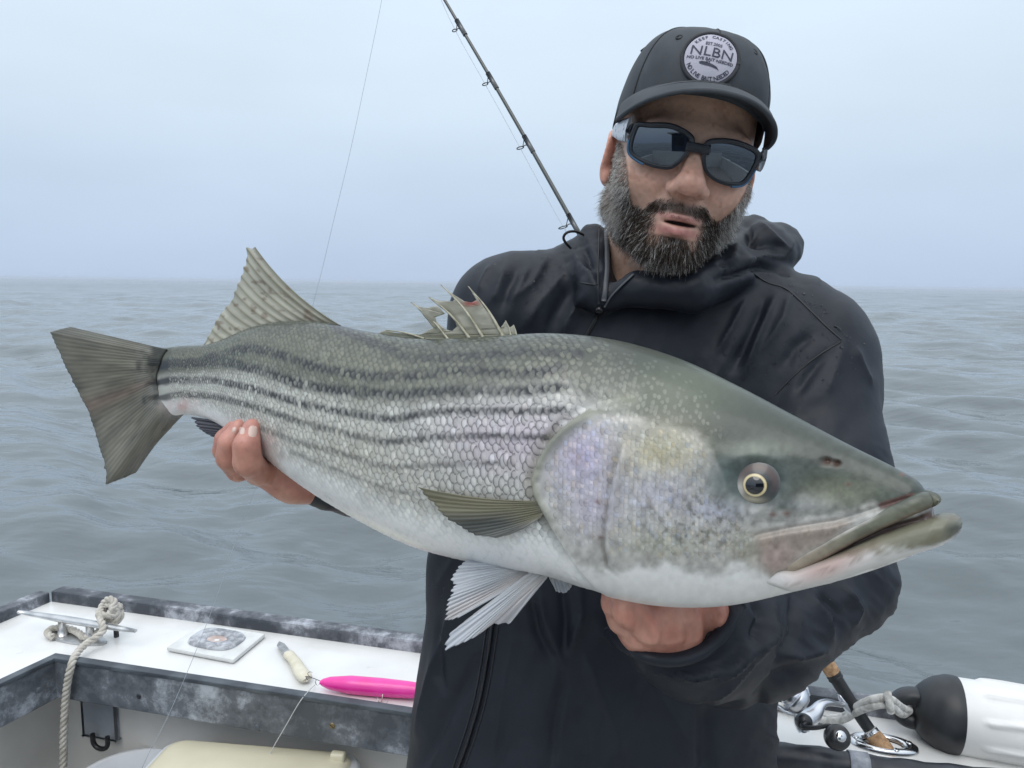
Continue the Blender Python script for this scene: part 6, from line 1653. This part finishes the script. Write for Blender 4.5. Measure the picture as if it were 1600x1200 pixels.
# guides along the blank, on its left side, ring with two struts
m_gd = mat('guide_frame', (.10, .105, .11), .3, .8)
ring_pts = []
for (gx, gy, gr) in ((880, 347, .0085), (812, 224, .0070), (757, 124, .0058), (710, 40, .0050)):
    i = int(np.argmin(np.hypot(dpx - gx - 10, dpy - gy))); b = dense[i]; t = dense[min(i + 15, len(dense) - 1)] - dense[max(i - 15, 0)]; t /= np.linalg.norm(t)
    dl = -RGT - t * (-RGT @ t); dl /= np.linalg.norm(dl); off = (gr * 2.1 + .004); c = b + dl * off - t * .004
    a = np.linspace(0, 2 * np.pi, 22); nrm = t * .75 + np.array([0, 0, .66]); nrm /= np.linalg.norm(nrm); e1_ = np.cross(nrm, FWD); e1_ /= np.linalg.norm(e1_); e2_ = np.cross(nrm, e1_)
    ring = c + gr * (np.cos(a)[:, None] * e1_ + np.sin(a)[:, None] * e2_)
    pr_ = [tube_vf(ring, .0011, 6, cap=False), tube_vf(smooth_path([c - dl * gr * .9, b + dl * .004 - t * .002, b - t * .022], 10), .0011, 6), tube_vf(np.array([c - dl * gr * .8 + FWD * gr * .4, b + t * .014]), .0010, 6), tube_vf(np.array([b - t * .024, b + t * .016]), .0046 * 1.15, 8)]
    v_, f_ = join_vf(pr_); np_mesh('line_guide', v_, f_, m_gd, rod); ring_pts.append(c)
top_ = np.array(P(676, -30, rb + .35)); line_p = smooth_path([np.array(P(910, 400, rb + .205))] + ring_pts + [top_], 80, 1)
tube('rod_line', line_p, .0006, mat('pale_braid', (.55, .60, .66), .5), rod, 6)
# spinning reel hanging off the seat
rc = np.array(P(1245, 1108, rb - .03))
reel = None
foot_a = rod_at(1100) + lf * .006
def tb(name, pts, r, m, par, seg=12, flat=1.0, n=24): return tube(name, smooth_path(pts, n), r, m, par, seg, flat)
sp_c = np.array(P(1234, 1084, rb - .035)); sp_ax = ax_ * .92 + lf * .25; sp_ax /= np.linalg.norm(sp_ax)
gear = np.array(P(1252, 1126, rb - .025))
reel = tb('reel', [rod_at(1096) + lf * .008, rod_at(1094) + lf * .016, np.array(P(1285, 1095, rb)), np.array(P(1272, 1118, rb - .01)), gear, np.array(P(1256, 1144, rb - .03))], np.interp(np.linspace(0, 1, 24), [0, .15, .45, .7, .85, 1], [.0065, .0050, .0075, .0150, .0165, .0085]), m_reel, rod, 16, .85)
tube('reel_foot', rs(1112, 1078, 12) + lf * .0105, [.002, .004, .005, .006, .006, .006, .006, .006, .005, .005, .004, .002], m_reel, reel, 10)
def rlathe(name, c, ax, prof, m, par=None, seg=36): return lathe(name, Vector(c), Vector(ax), prof, m, par or reel, seg)
rlathe('rotor', sp_c - sp_ax * .016, sp_ax, [(.001, -.010), (.016, -.010), (.0215, -.004), (.0225, .004), (.0215, .009), (.018, .010)], m_reel)
rlathe('spool', sp_c, sp_ax, [(.018, -.010), (.019, -.008), (.0185, .000), (.0165, .002), (.0160, .014), (.0205, .016), (.0210, .0195), (.0185, .021), (.010, .022), (.001, .023)], m_reel)
rlathe('spool_line', sp_c, sp_ax, [(.0168, .0015), (.0178, .004), (.0178, .012), (.0168, .0145)], mat('spooled_line', (.10, .11, .12), .6))
rlathe('drag_knob', sp_c + sp_ax * .022, sp_ax, [(.012, 0), (.0125, .003), (.009, .006), (.001, .0065)], m_reeld)
sd_ = np.cross(sp_ax, fw); sd_ /= np.linalg.norm(sd_)
a = np.linspace(-.2, np.pi + .2, 26); tube('bail', sp_c + sp_ax * .010 + .030 * (np.cos(a)[:, None] * sd_ + np.sin(a)[:, None] * (fw * .55 + sp_ax * .80)), .0014, m_reel, reel, 8)
for s in (-1, 1): tb('rotor_arm', [sp_c - sp_ax * .022 + sd_ * (s * .018), sp_c - sp_ax * .010 + sd_ * (s * .0265), sp_c + sp_ax * .012 + sd_ * (s * .0285)], [.006] * 8 + [.005] * 8 + [.004] * 8, m_reel, reel, 10, .7)
hub = gear + fw * .016
rlathe('gear_cap', gear, fw, [(.013, .006), (.0125, .016), (.010, .020), (.001, .021)], m_reeld)
kc_ = np.array(P(1308, 1152, rb - .075))
tb('crank_arm', [hub + fw * .004, np.array(P(1250, 1136, rb - .05)), np.array(P(1275, 1138, rb - .06)), np.array(P(1298, 1132, rb - .065)), np.array(P(1304, 1140, rb - .068))], np.linspace(.0042, .0030, 24), m_reeld, reel, 10)
kax = np.array(CAMn - kc_); kax /= np.linalg.norm(kax); kax = kax * .8 + np.array([.35, 0, .1]); kax /= np.linalg.norm(kax)
knob = rlathe('crank_knob', kc_, kax, [(.001, -.016), (.012, -.015), (.0182, -.008), (.0195, 0), (.0180, .008), (.013, .0135), (.007, .0145), (.001, .0148)], m_reeld)
rlathe('knob_cap', kc_ + kax * .0140, kax, [(.0085, 0), (.0075, .0015), (.001, .002)], m_steel)
# ------------------------------------------------------------------ haze over the sea
bm = bmesh.new(); box_bm(bm, (0, 0, .95), 18600, 18600, 4.3)
mh = bpy.data.materials.new('sea_haze'); mh.use_nodes = True; mh.node_tree.nodes.clear()
hv = mh.node_tree.nodes.new('ShaderNodeVolumePrincipled'); ho = mh.node_tree.nodes.new('ShaderNodeOutputMaterial')
hv.inputs['Color'].default_value = (.82, .89, 1, 1); hv.inputs['Density'].default_value = HAZE
mh.node_tree.links.new(hv.outputs[0], ho.inputs['Volume'])
hz = bm_obj('haze', bm, mh, None, False); hz['kind'] = 'stuff'
tt = 0
for o in bpy.data.objects:
    if o.type == 'MESH':
        n = len(o.data.polygons); a = np.zeros(n, np.int32); o.data.polygons.foreach_get('loop_total', a); tt += int((a - 2).sum())
print('triangles', tt)
